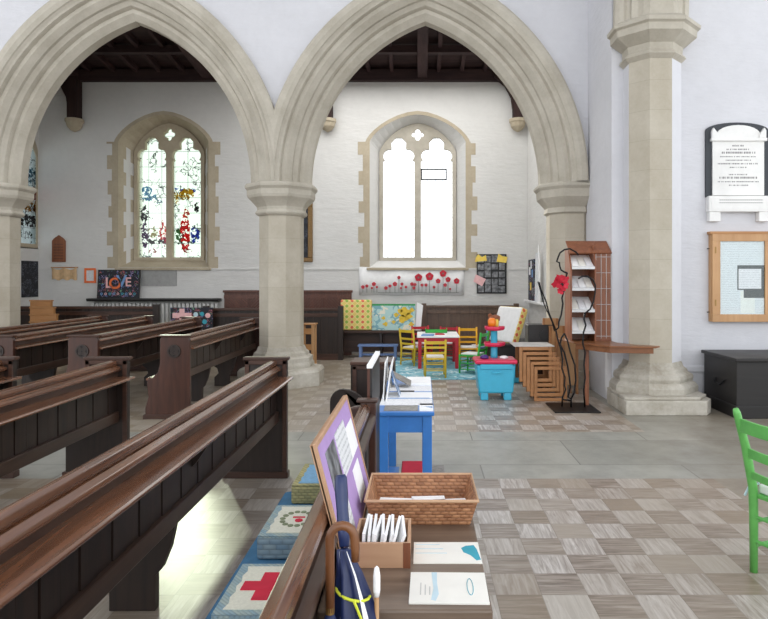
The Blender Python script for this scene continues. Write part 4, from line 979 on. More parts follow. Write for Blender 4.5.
def kid_chair(label, mat, loc, rz, h=.62, sw=.32, sh=.30, group=None, cushion='whitecloth'):
    t = thing('child_chair', label, 'chair', loc, rz, group); hw = sw/2; r = .017
    for s in (-1, 1):
        MB().tube([(s*hw, -hw-.02, 0), (s*hw, -hw, sh), (s*hw, -hw-.05, h)], [r*.9, r*1.1, r], seg=10).build('leg', mat, t, smooth=True)
        MB().tube([(s*hw, hw, 0), (s*hw, hw, sh+.01)], [r*.85, r], seg=10).build('leg', mat, t, smooth=True)
    for i, z in enumerate((sh+.09, sh+.18, h-.05)):
        y = -hw-.05*(z-sh)/(h-sh); b = MB()
        pts = [(-hw, y), (-hw*.5, y-.012), (0, y-.018), (hw*.5, y-.012), (hw, y)]
        poly = [(p[0], p[1]-.007) for p in pts]+[(p[0], p[1]+.007) for p in reversed(pts)]
        b.prism(poly, 'Z', z-.02, z+.028 if i == 2 else z+.015); b.build('back_slat', mat, t)
    MB().box(-hw-.01, hw+.01, -hw-.01, hw+.01, sh-.02, sh+.005).build('seat', mat, t, bevel=.006)
    MB().box(-hw+.02, hw-.02, -hw+.02, hw-.01, sh+.005, sh+.03).build('seat_pad', cushion, t, bevel=.01)
    for z in (.09, .19):
        MB().tube([(-hw, hw, z), (hw, hw, z)], .009).build('stretcher', mat, t); MB().tube([(-hw, -hw-.01, z+.02), (hw, -hw-.01, z+.02)], .009).build('stretcher', mat, t)
        for s in (-1, 1): MB().tube([(s*hw, -hw-.01, z-.02), (s*hw, hw, z-.02)], .009).build('stretcher', mat, t)
    return t
R = math.radians
kid_chair('yellow child chair seen from behind at the near side of the play table', 'yellowp', (.22, 10.12, .012), R(2), .60)
kid_chair('yellow child chair at the left side of the play table', 'yellowp', (-.13, 11.5, .012), R(-40), .66)
kid_chair('bright green child chair at the right side of the play table', 'greenp', (.86, 10.5, .012), R(62), .68, .33)
kid_chair('orange yellow child chair behind the green chair', 'orangep', (.86, 11.5, .012), R(178), .66)
kid_chair('red child chair at the far left corner of the play table', 'redp', (.02, 12.15, .012), R(190), .64)
kid_chair('red child chair at the far right corner of the play table', 'redp', (.53, 12.2, .012), R(176), .62)
kid_chair('blue child chair just left of the toy stand', 'bluep', (1.13, 11.75, .012), R(112), .66)
# toy stand
t = thing('toy_kitchen', 'turquoise plastic toy stand with raspberry trays left of the stacked stools', 'toy', (.97, 8.35, 0))
b = MB(); b.prism([(-.22, .09), (.22, .09), (.255, .46), (-.255, .46)], 'Y', -.20, .20); b.build('tub', 'toyblue', t, bevel=.03, seg=4)
MB().box(-.21, .21, -.215, -.19, .40, .47).build('front_lip', 'toyblue', t, bevel=.012)
MB().box(-.06, .06, -.222, -.20, .35, .38).build('latch', 'toyblue', t, bevel=.006)
for s in (-1, 1):
    for q in (-1, 1): MB().box(s*.15-.05, s*.15+.05, q*.14-.045, q*.14+.045, 0, .10).build('foot', 'toyblue', t, bevel=.015)
MB().box(-.275, .275, -.22, .22, .47, .525).build('tray', 'toyred', t, bevel=.022, seg=4)
MB().lathe([(.055, .52), (.045, .56), (.045, .90), (.055, .92)], 0, .05, 18).build('post', 'toyblue', t, smooth=True)
def tray(z, r, nm):
    b = MB(); n = 24; rings = []
    for (k, zz) in ((.3, z-.03), (.9, z-.02), (1, z), (1, z+.03), (.93, z+.03), (.9, z), (.2, z)):
        rings.append([b.bm.verts.new((r*k*(1+.08*math.cos(5*2*PI*i/n))*math.cos(2*PI*i/n), .05+r*k*(1+.08*math.cos(5*2*PI*i/n))*math.sin(2*PI*i/n), zz)) for i in range(n)])
    for A, B in zip(rings, rings[1:]):
        for i in range(n): b._f([A[i], A[(i+1) % n], B[(i+1) % n], B[i]], 0)
    b._f(rings[0], 0); b._f(rings[-1], 0); b.build(nm, 'toyred', t, smooth=True)
tray(.70, .14, 'round_tray'); tray(.91, .13, 'round_tray')
b = MB(); b.lathe([(.05, .94), (.055, .98), (.055, 1.02), (.03, 1.05)], -.03, .03, 14); b.build('orange_cup', 'toyorange', t, smooth=True)
MB().lathe([(.03, .93), (.035, 1.0), (.02, 1.03)], .03, .06, 12).build('yellow_cup', 'yellowc', t, smooth=True)
MB().lathe([(.03, .525), (.055, .53), (.06, .55), (.03, .575)], -.14, -.06, 14).build('purple_bowl', 'toypurple', t, smooth=True)
MB().lathe([(.03, .525), (.06, .53), (.05, .55), (.03, .56)], .12, -.04, 14).build('white_bowl', 'white', t, smooth=True)
# beanbag, plush and cushions behind the toy stand
def pillow(name, label, cat, loc, rot, w_, h_, d_, mats, split=False):
    b = MB(); n = 12
    for s in (-1, 1):
        g = []
        for i in range(n+1):
            row = []
            for j in range(n+1):
                u = i/n*2-1; v = j/n*2-1; k = (max(0, (1-abs(u)**2.6))*max(0, (1-abs(v)**2.6)))**.45
                pin = 1-.06*(1-abs(v)**2)*abs(u)
                row.append(b.bm.verts.new((u*w_/2*pin, s*d_/2*k, v*h_/2*(1-.06*(1-abs(u)**2)*abs(v))+h_/2)))
            g.append(row)
        for i in range(n):
            for j in range(n): b._f([g[i][j], g[i+1][j], g[i+1][j+1], g[i][j+1]], 0)
    bmesh.ops.remove_doubles(b.bm, verts=b.bm.verts, dist=1e-4)
    o = b.build(name, mats, smooth=True); o.location = loc; o.rotation_euler = rot
    return tag(o, label, cat)
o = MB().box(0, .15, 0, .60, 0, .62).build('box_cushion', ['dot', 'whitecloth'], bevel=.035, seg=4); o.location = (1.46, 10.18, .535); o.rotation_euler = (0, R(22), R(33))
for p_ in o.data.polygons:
    if p_.normal.x < -.9: p_.material_index = 1  # left face turned white for the blown-out sunlight on its dotted cloth
tag(o, 'yellow dotted box cushion, one face painted white with sunlight, leaning behind the toy stand', 'cushion')
t = thing('plush_toy', 'brown plush toy sitting behind the tower of the toy stand', 'toy', (1.28, 10.75, .52))
b = MB(); b.lathe([(.02, 0), (.11, .03), (.14, .12), (.12, .22), (.06, .28), (.01, .30)], 0, 0, 16); b.build('body', 'teddy', t, smooth=True)
b = MB(); b.lathe([(.01, .26), (.08, .29), (.11, .35), (.09, .41), (.01, .44)], -.02, -.02, 14, sx=1.15); b.build('head', 'teddy', t, smooth=True)
for s_ in (-1, 1): MB().lathe([(.005, .38), (.035, .40), (.035, .44), (.005, .46)], s_*.09-.02, -.02, 10).build('ear', 'teddy', t, smooth=True)
t = thing('toy_chest', 'dark wooden box carrying the cushion and plush toy behind the toy stand', 'box', (1.60, 10.64, 0))
MB().box(-.48, .48, -.5, .5, .0, .48).build('body', 'chest', t, bevel=.008); MB().box(-.50, .50, -.52, .52, .48, .52).build('lid', 'chest', t, bevel=.006)
tag(MB().prism([(-.1, 0), (.1, 0), (.13, .28), (-.13, .28)], 'Y', -.1, .1).build('blue_bucket', 'toyblue', loc=(1.42, 9.6, .22+.0), bevel=.02), 'light blue plastic bucket between the toy stand and the stacked stools', 'bucket').location.z = 0
# ------------------------------------------------------------------ stacked stools
def stool(label, loc, rz=0, group='stacked wooden stools', mat='ply', w_=.42, h_=.445, d_=.36):
    # square open side frames joined by a seat
    t = thing('stacking_stool', label, 'stool', loc, rz, group); e = .042
    for s in (-1, 1):
        b = MB(); y = s*(d_/2-.015)
        b.box(-w_/2, -w_/2+e, y-.014, y+.014, 0, h_); b.box(w_/2-e, w_/2, y-.014, y+.014, 0, h_); b.box(-w_/2+e, w_/2-e, y-.014, y+.014, 0, e); b.box(-w_/2+e, w_/2-e, y-.014, y+.014, h_-e, h_)
        b.build('side_frame', mat, t, bevel=.004)
    MB().box(-w_/2+.01, w_/2-.01, -d_/2+.03, d_/2-.03, h_-.016, h_-.002).build('seat', mat, t)
    return t
lab = ['lowest', 'second lowest', 'middle', 'second highest', 'highest']
st0 = stool('lowest wooden stool in the offset stack right of the turquoise toy stand', (1.66, 8.28, 0))
for i in range(1, 5):
    dup(st0, lab[i]+' wooden stool in the offset stack right of the turquoise toy stand', (1.66-.047*i, 8.28+.006*i, .062*i))
tag(MB().box(-.27, .25, -.20, .28, 0, .012).build('dust_cover', 'toe', loc=(1.47, 8.34, .445+.25), bevel=.004), 'flat grey board lying on top of the offset stool stack', 'board')
t = thing('speaker_box', 'black loudspeaker box sitting behind the grey board on the stools', 'speaker', (1.66, 8.95, 0))
MB().box(-.17, .17, -.15, .15, .62, .93).build('cabinet', 'chest', t, bevel=.01)
MB().lathe([(.08, 0), (.08, .012), (.06, .014)], 0, 0, 20).build('cone', 'black', t).rotation_euler = (PI/2, 0, 0)
[setattr(c, 'location', (.06, -.15, .78)) for c in sc.objects if c.parent == t and c.name.startswith('cone')]
b = MB(); b.box(-.15, .15, -.13, .13, 0, .62); b.build('stand', 'pew_v', t, bevel=.006)
# second stack: taller, stools set on end
for i in range(4):
    z = [0, .0, 0, 0][i]
    t = thing('upright_stool', ['wooden folding stool leaning nearest to the iron figure', 'wooden folding stool second from the iron figure', 'wooden folding stool third from the iron figure', 'tall wooden folding stool farthest from the iron figure'][i], 'stool', (2.03-.075*i, 8.62+.07*i, 0))
    h_ = .72+.10*i; b = MB(); b.box(-.11, -.075, -.02, .02, 0, h_); b.box(.075, .11, -.02, .02, 0, h_); b.build('side_rail', 'ply', t, bevel=.004)
    MB().box(-.075, .075, -.012, .012, .12, h_-.0).build('panel', 'pine', t, bevel=.004)
# the same kind of steps by the far left pews
for i in range(4):
    t = thing('hymn_book_box', ['lowest step of the varnished pine boxes by the far left pews', 'second step of the varnished pine boxes by the far left pews', 'third step of the varnished pine boxes by the far left pews', 'top step of the varnished pine boxes by the far left pews'][i], 'box', (xw(31+(29-i*2.7)/2, 11.5+i*.1), 11.5+i*.1, 0), 0, None)
    h_ = .77+i*.125; b = MB(); wd = (29-i*2.7)/2*11.6/F; b.box(-wd, wd, -.04, .04, 0, h_); b.build('box', 'pine_x', t, bevel=.01); MB().box(-wd-.01, wd+.01, -.05, .05, h_, h_+.025).build('lid', 'pine_x', t, bevel=.005)
# pine crate behind the centre pier
t = thing('pine_crate', 'small upright pine rack right behind the centre pier', 'crate', (xw(308.5, 10.9), 10.9, 0))
b = MB(); b.box(-.12, -.07, -.13, -.09, 0, .78); b.box(.07, .12, -.13, -.09, 0, .78); b.box(-.12, -.07, .09, .13, 0, .78); b.box(.07, .12, .09, .13, 0, .78); b.build('posts', 'pine', t, bevel=.004)
b = MB(); b.bm.free()
for z in (.1, .35, .62): MB().box(-.12, .12, -.12, -.10, z, z+.10).build('slat', 'pine_x', t, bevel=.004)
MB().box(-.14, .14, -.14, .14, .78, .80).build('top', 'pine_x', t, bevel=.004)
# ------------------------------------------------------------------ iron figure with poppy
IY = 7.7
t = thing('iron_figure', 'black iron outline of a standing person on a flat square base', 'sculpture', (xw(572, IY), IY, 0))
def ip(cx, cy): return ((530+cx/3.258-421)*IY/F-t.location.x, (278-(230+cy/3.258))*IY/F+H)
def line(name, pts, r=.0105, dy=0):
    P = []
    pp = [ip(*p) for p in pts]
    MB().tube([(p[0], dy, max(.012, p[1])) for p in pp], r, seg=8).build(name, 'iron', t, smooth=True)
line('head_outline', [(158, 82), (150, 72), (130, 61), (112, 64), (98, 74), (92, 88), (87, 103), (96, 106), (97, 118), (101, 130), (112, 137), (121, 140)])
line('torso_outline', [(121, 140), (116, 160), (113, 190), (104, 222), (107, 240), (102, 275), (94, 300), (93, 318), (84, 326)])
line('rifle', [(30, 170), (36, 195), (52, 232), (62, 270), (84, 326)], .009); line('rifle', [(26, 168), (46, 242), (72, 300), (80, 330)], .007)
line('leg_outline', [(84, 326), (90, 355), (100, 385), (106, 420), (104, 450), (114, 480), (112, 505), (116, 520), (106, 545), (104, 575)])
line('leg_outline', [(112, 337), (102, 352), (98, 372), (112, 400), (122, 440), (128, 478), (132, 512), (124, 545), (134, 550), (134, 580)])
line('back_outline', [(112, 337), (122, 360), (132, 400), (146, 440), (149, 490), (144, 530), (134, 550)])
line('arm_outline', [(158, 158), (172, 150), (188, 151), (205, 162), (213, 180), (212, 205), (207, 232), (196, 258), (178, 272)])
line('coat_outline', [(178, 272), (176, 290), (182, 310), (174, 335), (172, 370), (180, 400), (176, 440), (180, 480), (175, 520), (179, 585)])
line('foot_bar', [(104, 552), (134, 556)])
MB().box(-.27, .27, -.30, .28, 0, .012).build('base_plate', 'iron', t, bevel=.002)
t = thing('poppy_flower', 'large red fabric poppy fixed to the chest of the iron figure', 'flower', (xw(561, IY), IY-.03, zw(284.5, IY)))
rnd = random.Random(3)
for k in range(17):
    a = 2*PI*k/17*3+rnd.uniform(-.2, .2); rr = rnd.uniform(.02, .08); pr = [((.014+rr*.4)*(1+.3*math.sin(4*q+k))*math.cos(q), (.014+rr*.4)*(1+.3*math.sin(3*q+k))*math.sin(q)) for q in [2*PI*i/14 for i in range(14)]]
    o = MB().prism(pr, 'Y', -.004, .004).build('petal', 'poppy', t); o.location = (rr*math.cos(a), -.012*(k % 4), rr*math.sin(a)*1.1); o.rotation_euler = (rnd.uniform(-.7, .7), 0, rnd.uniform(-.7, .7))
MB().lathe([(.005, -.02), (.025, 0), (.005, .02)], 0, -.03, 10).build('centre', 'black', t)
# ------------------------------------------------------------------ brochure rack on the corner shelf
t = thing('corner_shelf', 'brown wooden corner shelf board in front of the tall pier', 'shelf', (0, 0, 0))
def at(px, d): return xw(px, d)
b = MB(); b.prism([(1.79, 8.35), (2.41, 8.35), (2.41, 7.8), (2.56, 7.55), (2.80, 7.42), (2.72, 7.32), (2.2, 7.40), (1.90, 7.85)], 'Z', .765, .785); b.build('board', 'shelfwood_x', t, bevel=.004)
b = MB(); b.prism([(1.92, 7.86), (2.215, 7.425), (2.70, 7.345), (2.70, 7.385), (2.235, 7.455), (1.95, 7.88)], 'Z', .70, .764); b.build('edge_moulding', 'shelfwood_x', t, bevel=.004)
MB().box(2.02, 2.07, 7.80, 7.85, 0, .765).build('post', 'shelfwood', t, bevel=.004)
t = thing('brochure_rack', 'open wooden leaflet rack with four tilted shelves on the corner shelf', 'rack', (2.005, 8.10, .786))
MB().prism([(-.16, 0), (.16, 0), (.16, 1.16), (-.04, 1.22), (-.16, 1.0)], 'X', .175, .195).build('side_panel', 'shelfwood', t, bevel=.003)
MB().prism([(-.16, 0), (.16, 0), (.16, 1.16), (-.02, 1.16), (-.16, .9)], 'X', -.13, -.11).build('side_panel', 'shelfwood', t, bevel=.003)
MB().box(-.11, .175, .145, .16, 0, 1.18).build('back_panel', 'shelfwood', t)
for k in range(4):
    z = .10+k*.27
    sh = MB().prism([(-.15, z), (.14, z+.17), (.14, z+.18), (-.155, z+.012)], 'X', -.11, .175).build('tilted_shelf', 'white', t)
    MB().box(-.11, .175, -.165, -.15, z-.005, z+.03).build('lip', 'steel', sh)
MB().prism([(-.12, 1.10), (.12, 1.26), (.12, 1.275), (-.13, 1.112)], 'X', -.13, .40).build('top_board', 'shelfwood', t)
MB().box(.196, .40, -.10, -.085, .0, 1.14).build('outer_panel', 'shelfwood', t, bevel=.003)
b = MB()
for k in range(6): b.tube([(.20, -.106, .06+k*.2), (.40, -.106, .06+k*.2)], .003, seg=6)
for x in (.205, .27, .335, .395): b.tube([(x, -.106, .03), (x, -.106, 1.10)], .003, seg=6)
b.build('wire_grid', 'steel', t)
for k in range(4):
    for j in range(3):
        z = .10+k*.27; x = -.058+j*.09
        o = MB().prism([(-.135, z+.035), (.05, z+.145), (.05, z+.15), (-.135, z+.04)], 'X', x-.04, x+.04).build('leaflet', ('white', 'offwhite', 'printy')[(k+j) % 3])
        o.location = (2.005, 8.10, .786)
        tag(o, 'white leaflet on the %s tilted shelf of the rack, %s of three' % (('lowest', 'second lowest', 'second highest', 'highest')[k], ('left', 'middle', 'right')[j]), 'leaflet', 'leaflets in the rack')
# ------------------------------------------------------------------ black chest
t = thing('black_chest', 'large black wooden chest against the wall below the notice board', 'chest', (4.30, 7.5, 0))
MB().box(-.75, .75, -.38, .44, .04, .64).build('body', 'chest', t, bevel=.008)
MB().box(-.78, .78, -.42, .46, .64, .68).build('lid', 'chest', t, bevel=.008)
MB().box(-.77, .77, -.40, .46, 0, .14).build('plinth', 'chest', t, bevel=.008)
MB().tube([(-.756, -.1, .38), (-.79, -.06, .33), (-.79, .08, .33), (-.756, .12, .38)], .01).build('handle', 'iron', t)
MB().box(-.05, .05, -.39, -.378, .5, .62).build('lock_plate', 'iron', t)
# ------------------------------------------------------------------ green chair at the right edge
t = thing('green_chair', 'lime green ladder-back chair with a white tied cushion at the right edge', 'chair', (1.865, 3.22, 0), R(-68)); hw = .20
for s in (-1, 1):
    MB().tube([(s*hw, .0, 0), (s*hw, .0, .30), (s*hw, -.005, .45), (s*hw, -.06, .68), (s*hw*1.03, -.115, .86), (s*hw*1.03, -.125, .885)], [.020, .023, .024, .023, .020, .014], seg=12).build('leg', 'bigchairgreen', t, smooth=True)
    MB().tube([(s*hw*1.05, .36, 0), (s*hw*1.05, .36, .45)], [.017, .02], seg=12).build('leg', 'bigchairgreen', t, smooth=True)
    for z in (.14, .27): MB().tube([(s*hw, 0, z), (s*hw*1.05, .36, z)], .010).build('stretcher', 'bigchairgreen', t)
for z in (.17, .30): MB().tube([(-hw, 0, z), (hw, 0, z)], .010).build('stretcher', 'bigchairgreen', t); MB().tube([(-hw, .36, z), (hw, .36, z)], .010).build('stretcher', 'bigchairgreen', t)
for (z, y, h_) in ((.80, -.10, .07), (.65, -.05, .05), (.53, -.025, .04)):
    pts = [(-hw+2*hw*i/8, y-.04*math.sin(PI*i/8)) for i in range(9)]
    poly = [(p[0], p[1]-.008) for p in pts]+[(p[0], p[1]+.008) for p in reversed(pts)]
    MB().prism(poly, 'Z', z-h_/2, z+h_/2).build('back_slat', 'bigchairgreen', t, bevel=.003)
MB().box(-hw-.01, hw+.01, .0, .37, .40, .425).build('seat', 'bigchairgreen', t, bevel=.006)
cu = MB().box(-hw+.01, hw-.01, .015, .36, .425, .475).build('cushion', 'whitecloth', t, bevel=.015, seg=3)
MB().tube([(-hw+.01, .03, .475), (-hw-.03, .0, .45), (-hw-.04, -.02, .40)], .006).build('tie', 'skyprint', cu)
# ------------------------------------------------------------------ blue table and what stands on it
t = thing('blue_table', 'narrow bright blue painted table covered with papers', 'table', (-.10, 4.05, 0)); TZ = .725
MB().box(-.18, .185, -.02, 1.35, TZ-.025, TZ).build('table_top', 'bluepaint', t, bevel=.005)
b = MB(); b.box(-.165, .165, .003, .02, TZ-.135, TZ-.025); b.box(-.165, .165, 1.31, 1.317, TZ-.135, TZ-.025); b.box(-.165, -.145, .02, 1.31, TZ-.135, TZ-.025); b.box(.145, .165, .02, 1.31, TZ-.135, TZ-.025); b.build('apron', 'bluepaint', t, bevel=.002)
for s in (-1, 1):
    for y in (.03, 1.29): MB().box(s*.140-.030, s*.140+.030, y-.035, y+.035, 0, TZ-.025).build('leg', 'bluepaint', t, bevel=.003)
def sheet(name, label, x0, x1, y0, y1, z, mat, th=.003, cat='paper', rz=0, group=None):
    o = MB().box(-(x1-x0)/2, (x1-x0)/2, -(y1-y0)/2, (y1-y0)/2, 0, th).build(name, mat); o.location = ((x0+x1)/2, (y0+y1)/2, z); o.rotation_euler.z = R(rz)
    return tag(o, label, cat, group)
sheet('dark_photo_card', 'dark grey photo card at the near edge of the blue table', -.24, -.02, 4.07, 4.24, TZ, 'bookgrey')
sheet('white_leaflet', 'white leaflet with a blue arrow at the near right corner of the blue table', -.01, .08, 4.06, 4.30, TZ, 'white')
MB().prism([(.0, 4.18), (.03, 4.19), (.075, 4.15), (.075, 4.20), (.03, 4.195)], 'Z', TZ+.003, TZ+.004).build('blue_arrow', 'strip', bpy.data.objects['white_leaflet'], off=(-.035, -4.18, -TZ))
sheet('white_sheet', 'white sheet with a blue heading across the middle of the blue table', -.278, .08, 4.25, 4.47, TZ, 'printy')
tag(MB().box(-.22, .06, 4.47, 4.50, TZ, TZ+.004).build('blue_ruler', 'strip'), 'thin blue strip lying across the papers on the blue table', 'strip')
sheet('white_sheet', 'plain white sheet behind the blue strip on the blue table', -.278, .08, 4.50, 4.73, TZ, 'white')
sheet('black_strip', 'short black strip on the middle of the blue table', -.18, -.05, 4.735, 4.77, TZ+.002, 'black', .006, 'strip')
sheet('white_sheet', 'printed white sheet right of the black strip on the blue table', -.25, .08, 4.775, 5.02, TZ, 'printy')
sheet('white_box_lid', 'flat white box at the far end of the blue table', -.12, .08, 5.03, 5.36, TZ, 'white', .02, 'box')
t = thing('tent_card', 'blue and white photo card folded like a tent on the blue table', 'card', (-.19, 4.62, TZ))
o = MB().box(-.045, .045, -.09, .09, 0, .004).build('front_leaf', 'blueprint_card', t); o.rotation_euler = (0, R(70), 0)
o.location = (0.0, -.0, .10); o.scale = (2.6, 1, 1)
o = MB().box(-.10, .10, -.09, .09, 0, .004).build('back_leaf', 'white', t); o.rotation_euler = (0, R(-72), 0); o.location = (-.055, 0, .10)
t = thing('open_book', 'grey open book standing on the far part of the blue table', 'book', (-.17, 5.0, TZ))
o = MB().box(0, .20, -.10, .12, 0, .012).build('cover', 'bookgrey', t, bevel=.002); o.rotation_euler = (0, R(28), 0); o.location = (-.09, 0, .11)
o = MB().box(0, .16, -.10, .12, 0, .010).build('back_cover', 'toe', t, bevel=.002); o.rotation_euler = (0, R(75), 0); o.location = (-.11, 0, .155)
t = thing('white_folder', 'tall white folder standing at the left edge of the blue table', 'folder', (-.262, 4.55, TZ))
for dx, a in ((0, 3), (.02, 8)):
    o = MB().box(-.003, .003, -.18, .18, 0, .27).build('leaf', 'white', t); o.rotation_euler = (0, R(a), 0); o.location = (dx, 0, 0)
t = thing('folding_board', 'tall thin dark board standing on edge between the pew and blue table', 'board', (-.272, 3.36, 0))
MB().box(-.014, .002, 0, .62, .0, 1.10).build('panel', 'red_oak', t, bevel=.002); MB().box(.002, .012, 0, .62, .0, 1.10).build('dark_face', 'chest', t)
MB().box(-.016, .014, -.004, .625, 1.10, 1.12).build('top_strip', 'white', t, bevel=.002)
for (x0, x1, y0, y1, m, lb, h_) in ((-.33, -.17, 4.75, 5.0, 'bluepaint', 'blue book', .09), (-.15, .01, 4.75, 5.05, 'crossred', 'dark red book', .12), (.03, .18, 4.75, 5.0, 'bookgrey', 'grey book', .10)):
    tt = thing('book', lb+' lying on the floor beneath the blue table', 'book', ((x0+x1)/2, (y0+y1)/2, 0)); ww, dd = (x1-x0)/2, (y1-y0)/2
    MB().box(-ww, ww, -dd, dd, 0, .006).build('cover', m, tt); MB().box(-ww, ww, -dd, dd, h_-.006, h_).build('cover', m, tt); MB().box(-ww, -ww+.006, -dd, dd, 0, h_).build('spine', m, tt); MB().box(-ww+.006, ww-.006, -dd+.006, dd-.006, .006, h_-.006).build('pages', 'offwhite', tt)
# ------------------------------------------------------------------ desk in the foreground
DZ = .75
t = thing('small_desk', 'old dark wooden desk with a drawer carrying the basket and leaflets', 'desk', (-.035, 2.0, 0))
MB().box(-.225, .215, -.42, .44, DZ-.03, DZ).build('desk_top', 'desk', t, bevel=.006)
b = MB(); b.box(-.195, -.18, -.38, .42, DZ-.16, DZ-.03); b.box(.18, .195, -.38, .42, DZ-.16, DZ-.03); b.box(-.18, .18, .405, .42, DZ-.16, DZ-.03); b.build('apron', 'pew_x', t, bevel=.003)
dr = MB().box(-.175, .175, -.395, -.375, DZ-.15, DZ-.04).build('drawer', 'desk', t, bevel=.004)
MB().lathe([(.008, 0), (.008, .012), (.017, .022), (.014, .032), (.004, .036)], 0, 0, 14).build('knob', 'offwhite', dr, smooth=True, loc=(.06, -.395, DZ-.09)).rotation_euler = (PI/2, 0, 0)
for s in (-1, 1):
    for y in (-.36, .39): MB().box(s*.175-.022, s*.175+.022, y-.022, y+.022, 0, DZ-.03).build('leg', 'pew_v', t, bevel=.003)
# wicker basket
t = thing('wicker_basket', 'rectangular brown wicker basket on the far half of the desk', 'basket', (.0, 2.255, DZ))
def frustum_wall(b, x0, x1, y0, y1, X0, X1, Y0, Y1, z0, z1, th=.007):
    lo = [(x0, y0), (x1, y0), (x1, y1), (x0, y1)]; hi = [(X0, Y0), (X1, Y0), (X1, Y1), (X0, Y1)]
    li = [(x0+th, y0+th), (x1-th, y0+th), (x1-th, y1-th), (x0+th, y1-th)]; hi2 = [(X0+th, Y0+th), (X1-th, Y0+th), (X1-th, Y1-th), (X0+th, Y1-th)]
    V = lambda pts, z: [b.bm.verts.new((p[0], p[1], z)) for p in pts]
    A, B, C_, D = V(lo, z0), V(hi, z1), V(hi2, z1), V(li, z0+.006)
    for i in range(4):
        j = (i+1) % 4; b._f([A[i], A[j], B[j], B[i]], 0); b._f([B[i], B[j], C_[j], C_[i]], 0); b._f([C_[i], C_[j], D[j], D[i]], 0)
    b._f(A, 0); b._f(D, 0)
b = MB(); frustum_wall(b, -.165, .165, -.125, .125, -.185, .19, -.145, .145, 0, .085); b.build('woven_body', 'basket', t)
MB().tube([(-.186, -.146, .086), (.191, -.146, .086), (.191, .146, .086), (-.186, .146, .086), (-.186, -.146, .086)], .0055).build('rim', 'basket_rim', t)
rnd = random.Random(11)
for k in range(5):
    sheet('paper_slip', ('white paper slip on the floor of the wicker basket, one of five loose ones'), .0, .0, 0, 0, 0, 'white') if False else None
for k, (x, y, lb) in enumerate(((-.095, 2.25, "left end"), (0.03, 2.27, "middle"), (.11, 2.24, "right end"))):
    sheet('paper_slip', 'white paper slip at the %s of the wicker basket' % lb, x-.06, x+.06, y-.075, y+.06, DZ+.010, 'white', .018, 'paper', (-6, 4, 8)[k])
# light wooden box with envelopes
t = thing('wooden_box', 'small open light wood box full of white envelopes on the desk', 'box', (-.113, 1.905, DZ)); w_, d_, h_ = .082, .095, .072
MB().box(-w_, w_, -d_, -d_+.009, 0, h_).build('front_panel', 'boxwood', t, bevel=.0015); MB().box(-w_, w_, d_-.009, d_, 0, h_).build('back_panel', 'boxwood', t, bevel=.0015)
for s in (-1, 1): MB().box(s*w_-(.009 if s > 0 else 0), s*w_+(.009 if s < 0 else 0), -d_+.009, d_-.009, 0, h_).build('side_panel', 'boxwood', t, bevel=.0015)
MB().box(-w_+.009, w_-.009, -d_+.009, d_-.009, 0, .006).build('bottom', 'boxwood', t)
MB().box(w_-.020, w_+.001, -d_-.001, -d_+.001, 0, h_).build('corner_joint', 'shelfwood', t)
e0 = None
for k in range(9):
    lb = 'white envelope in the light wood box, %s from the right' % ('first', 'second', 'third', 'fourth', 'fifth', 'sixth', 'seventh', 'eighth', 'ninth')[k]
    o = MB().box(-.0042, .0042, -.078, .078, 0, .083).build('envelope', 'white')
    o.location = (-.113+.030-k*.0105, 1.905+.004*(-1)**k, DZ+.0075); o.rotation_euler = (0, R((22, 17, 13, 11, 8, 6, 5, 3, 2)[k]), R((4, -3, 2, -2, 3, -4, 1, 2, -1)[k])); tag(o, lb, 'envelope', 'envelopes in the wood box')
# two leaflets
t = thing('leaflet', 'white leaflet with a teal shape, nearer the wicker basket', 'leaflet', (.078, 1.91, DZ))
MB().box(-.10, .10, -.073, .073, 0, .0025).build('page', 'offwhite', t)
MB().prism([(.045, .03), (.06, .045), (.085, .05), (.092, .02), (.098, -.05), (.085, -.055), (.07, -.02), (.05, .0)], 'Z', .0025, .0031).build('teal_shape', 'teal', t)
for q in range(3): MB().box(-.095, -.02+.01*q, .052-.03*q, .056-.03*q, .0025, .003).build('print_line', 'skyprint', t)
t = thing('leaflet', 'white booklet with pale blue marks at the near edge of the desk', 'leaflet', (.073, 1.69, DZ), R(-1))
MB().box(-.103, .103, -.083, .083, 0, .006).build('cover', 'offwhite', t, bevel=.001)
MB().box(-.100, .100, -.081, -.079, .0, .004).build('page_edge', 'slate', t)
b = MB(); b.prism([(-.045, .08), (-.03, .082), (-.03, .02), (-.026, -.04), (-.034, -.075), (-.046, -.07), (-.04, -.01)], 'Z', .006, .0064); b.build('blue_wash', 'skyprint', t)
for q in range(4): MB().box(-.075+.012*q, -.072+.012*q, -.045, .02-.01*q, .006, .0063).build('print_line', 'toe', t)
b = MB(); rr = [(.058+.008*math.cos(a), .0+.045*math.sin(a)) for a in [2*PI*i/16 for i in range(16)]]
b.tube([(p[0], p[1], .0066) for p in rr]+[(rr[0][0], rr[0][1], .0066)], .0009, seg=5); b.build('oval_mark', 'teal', t)
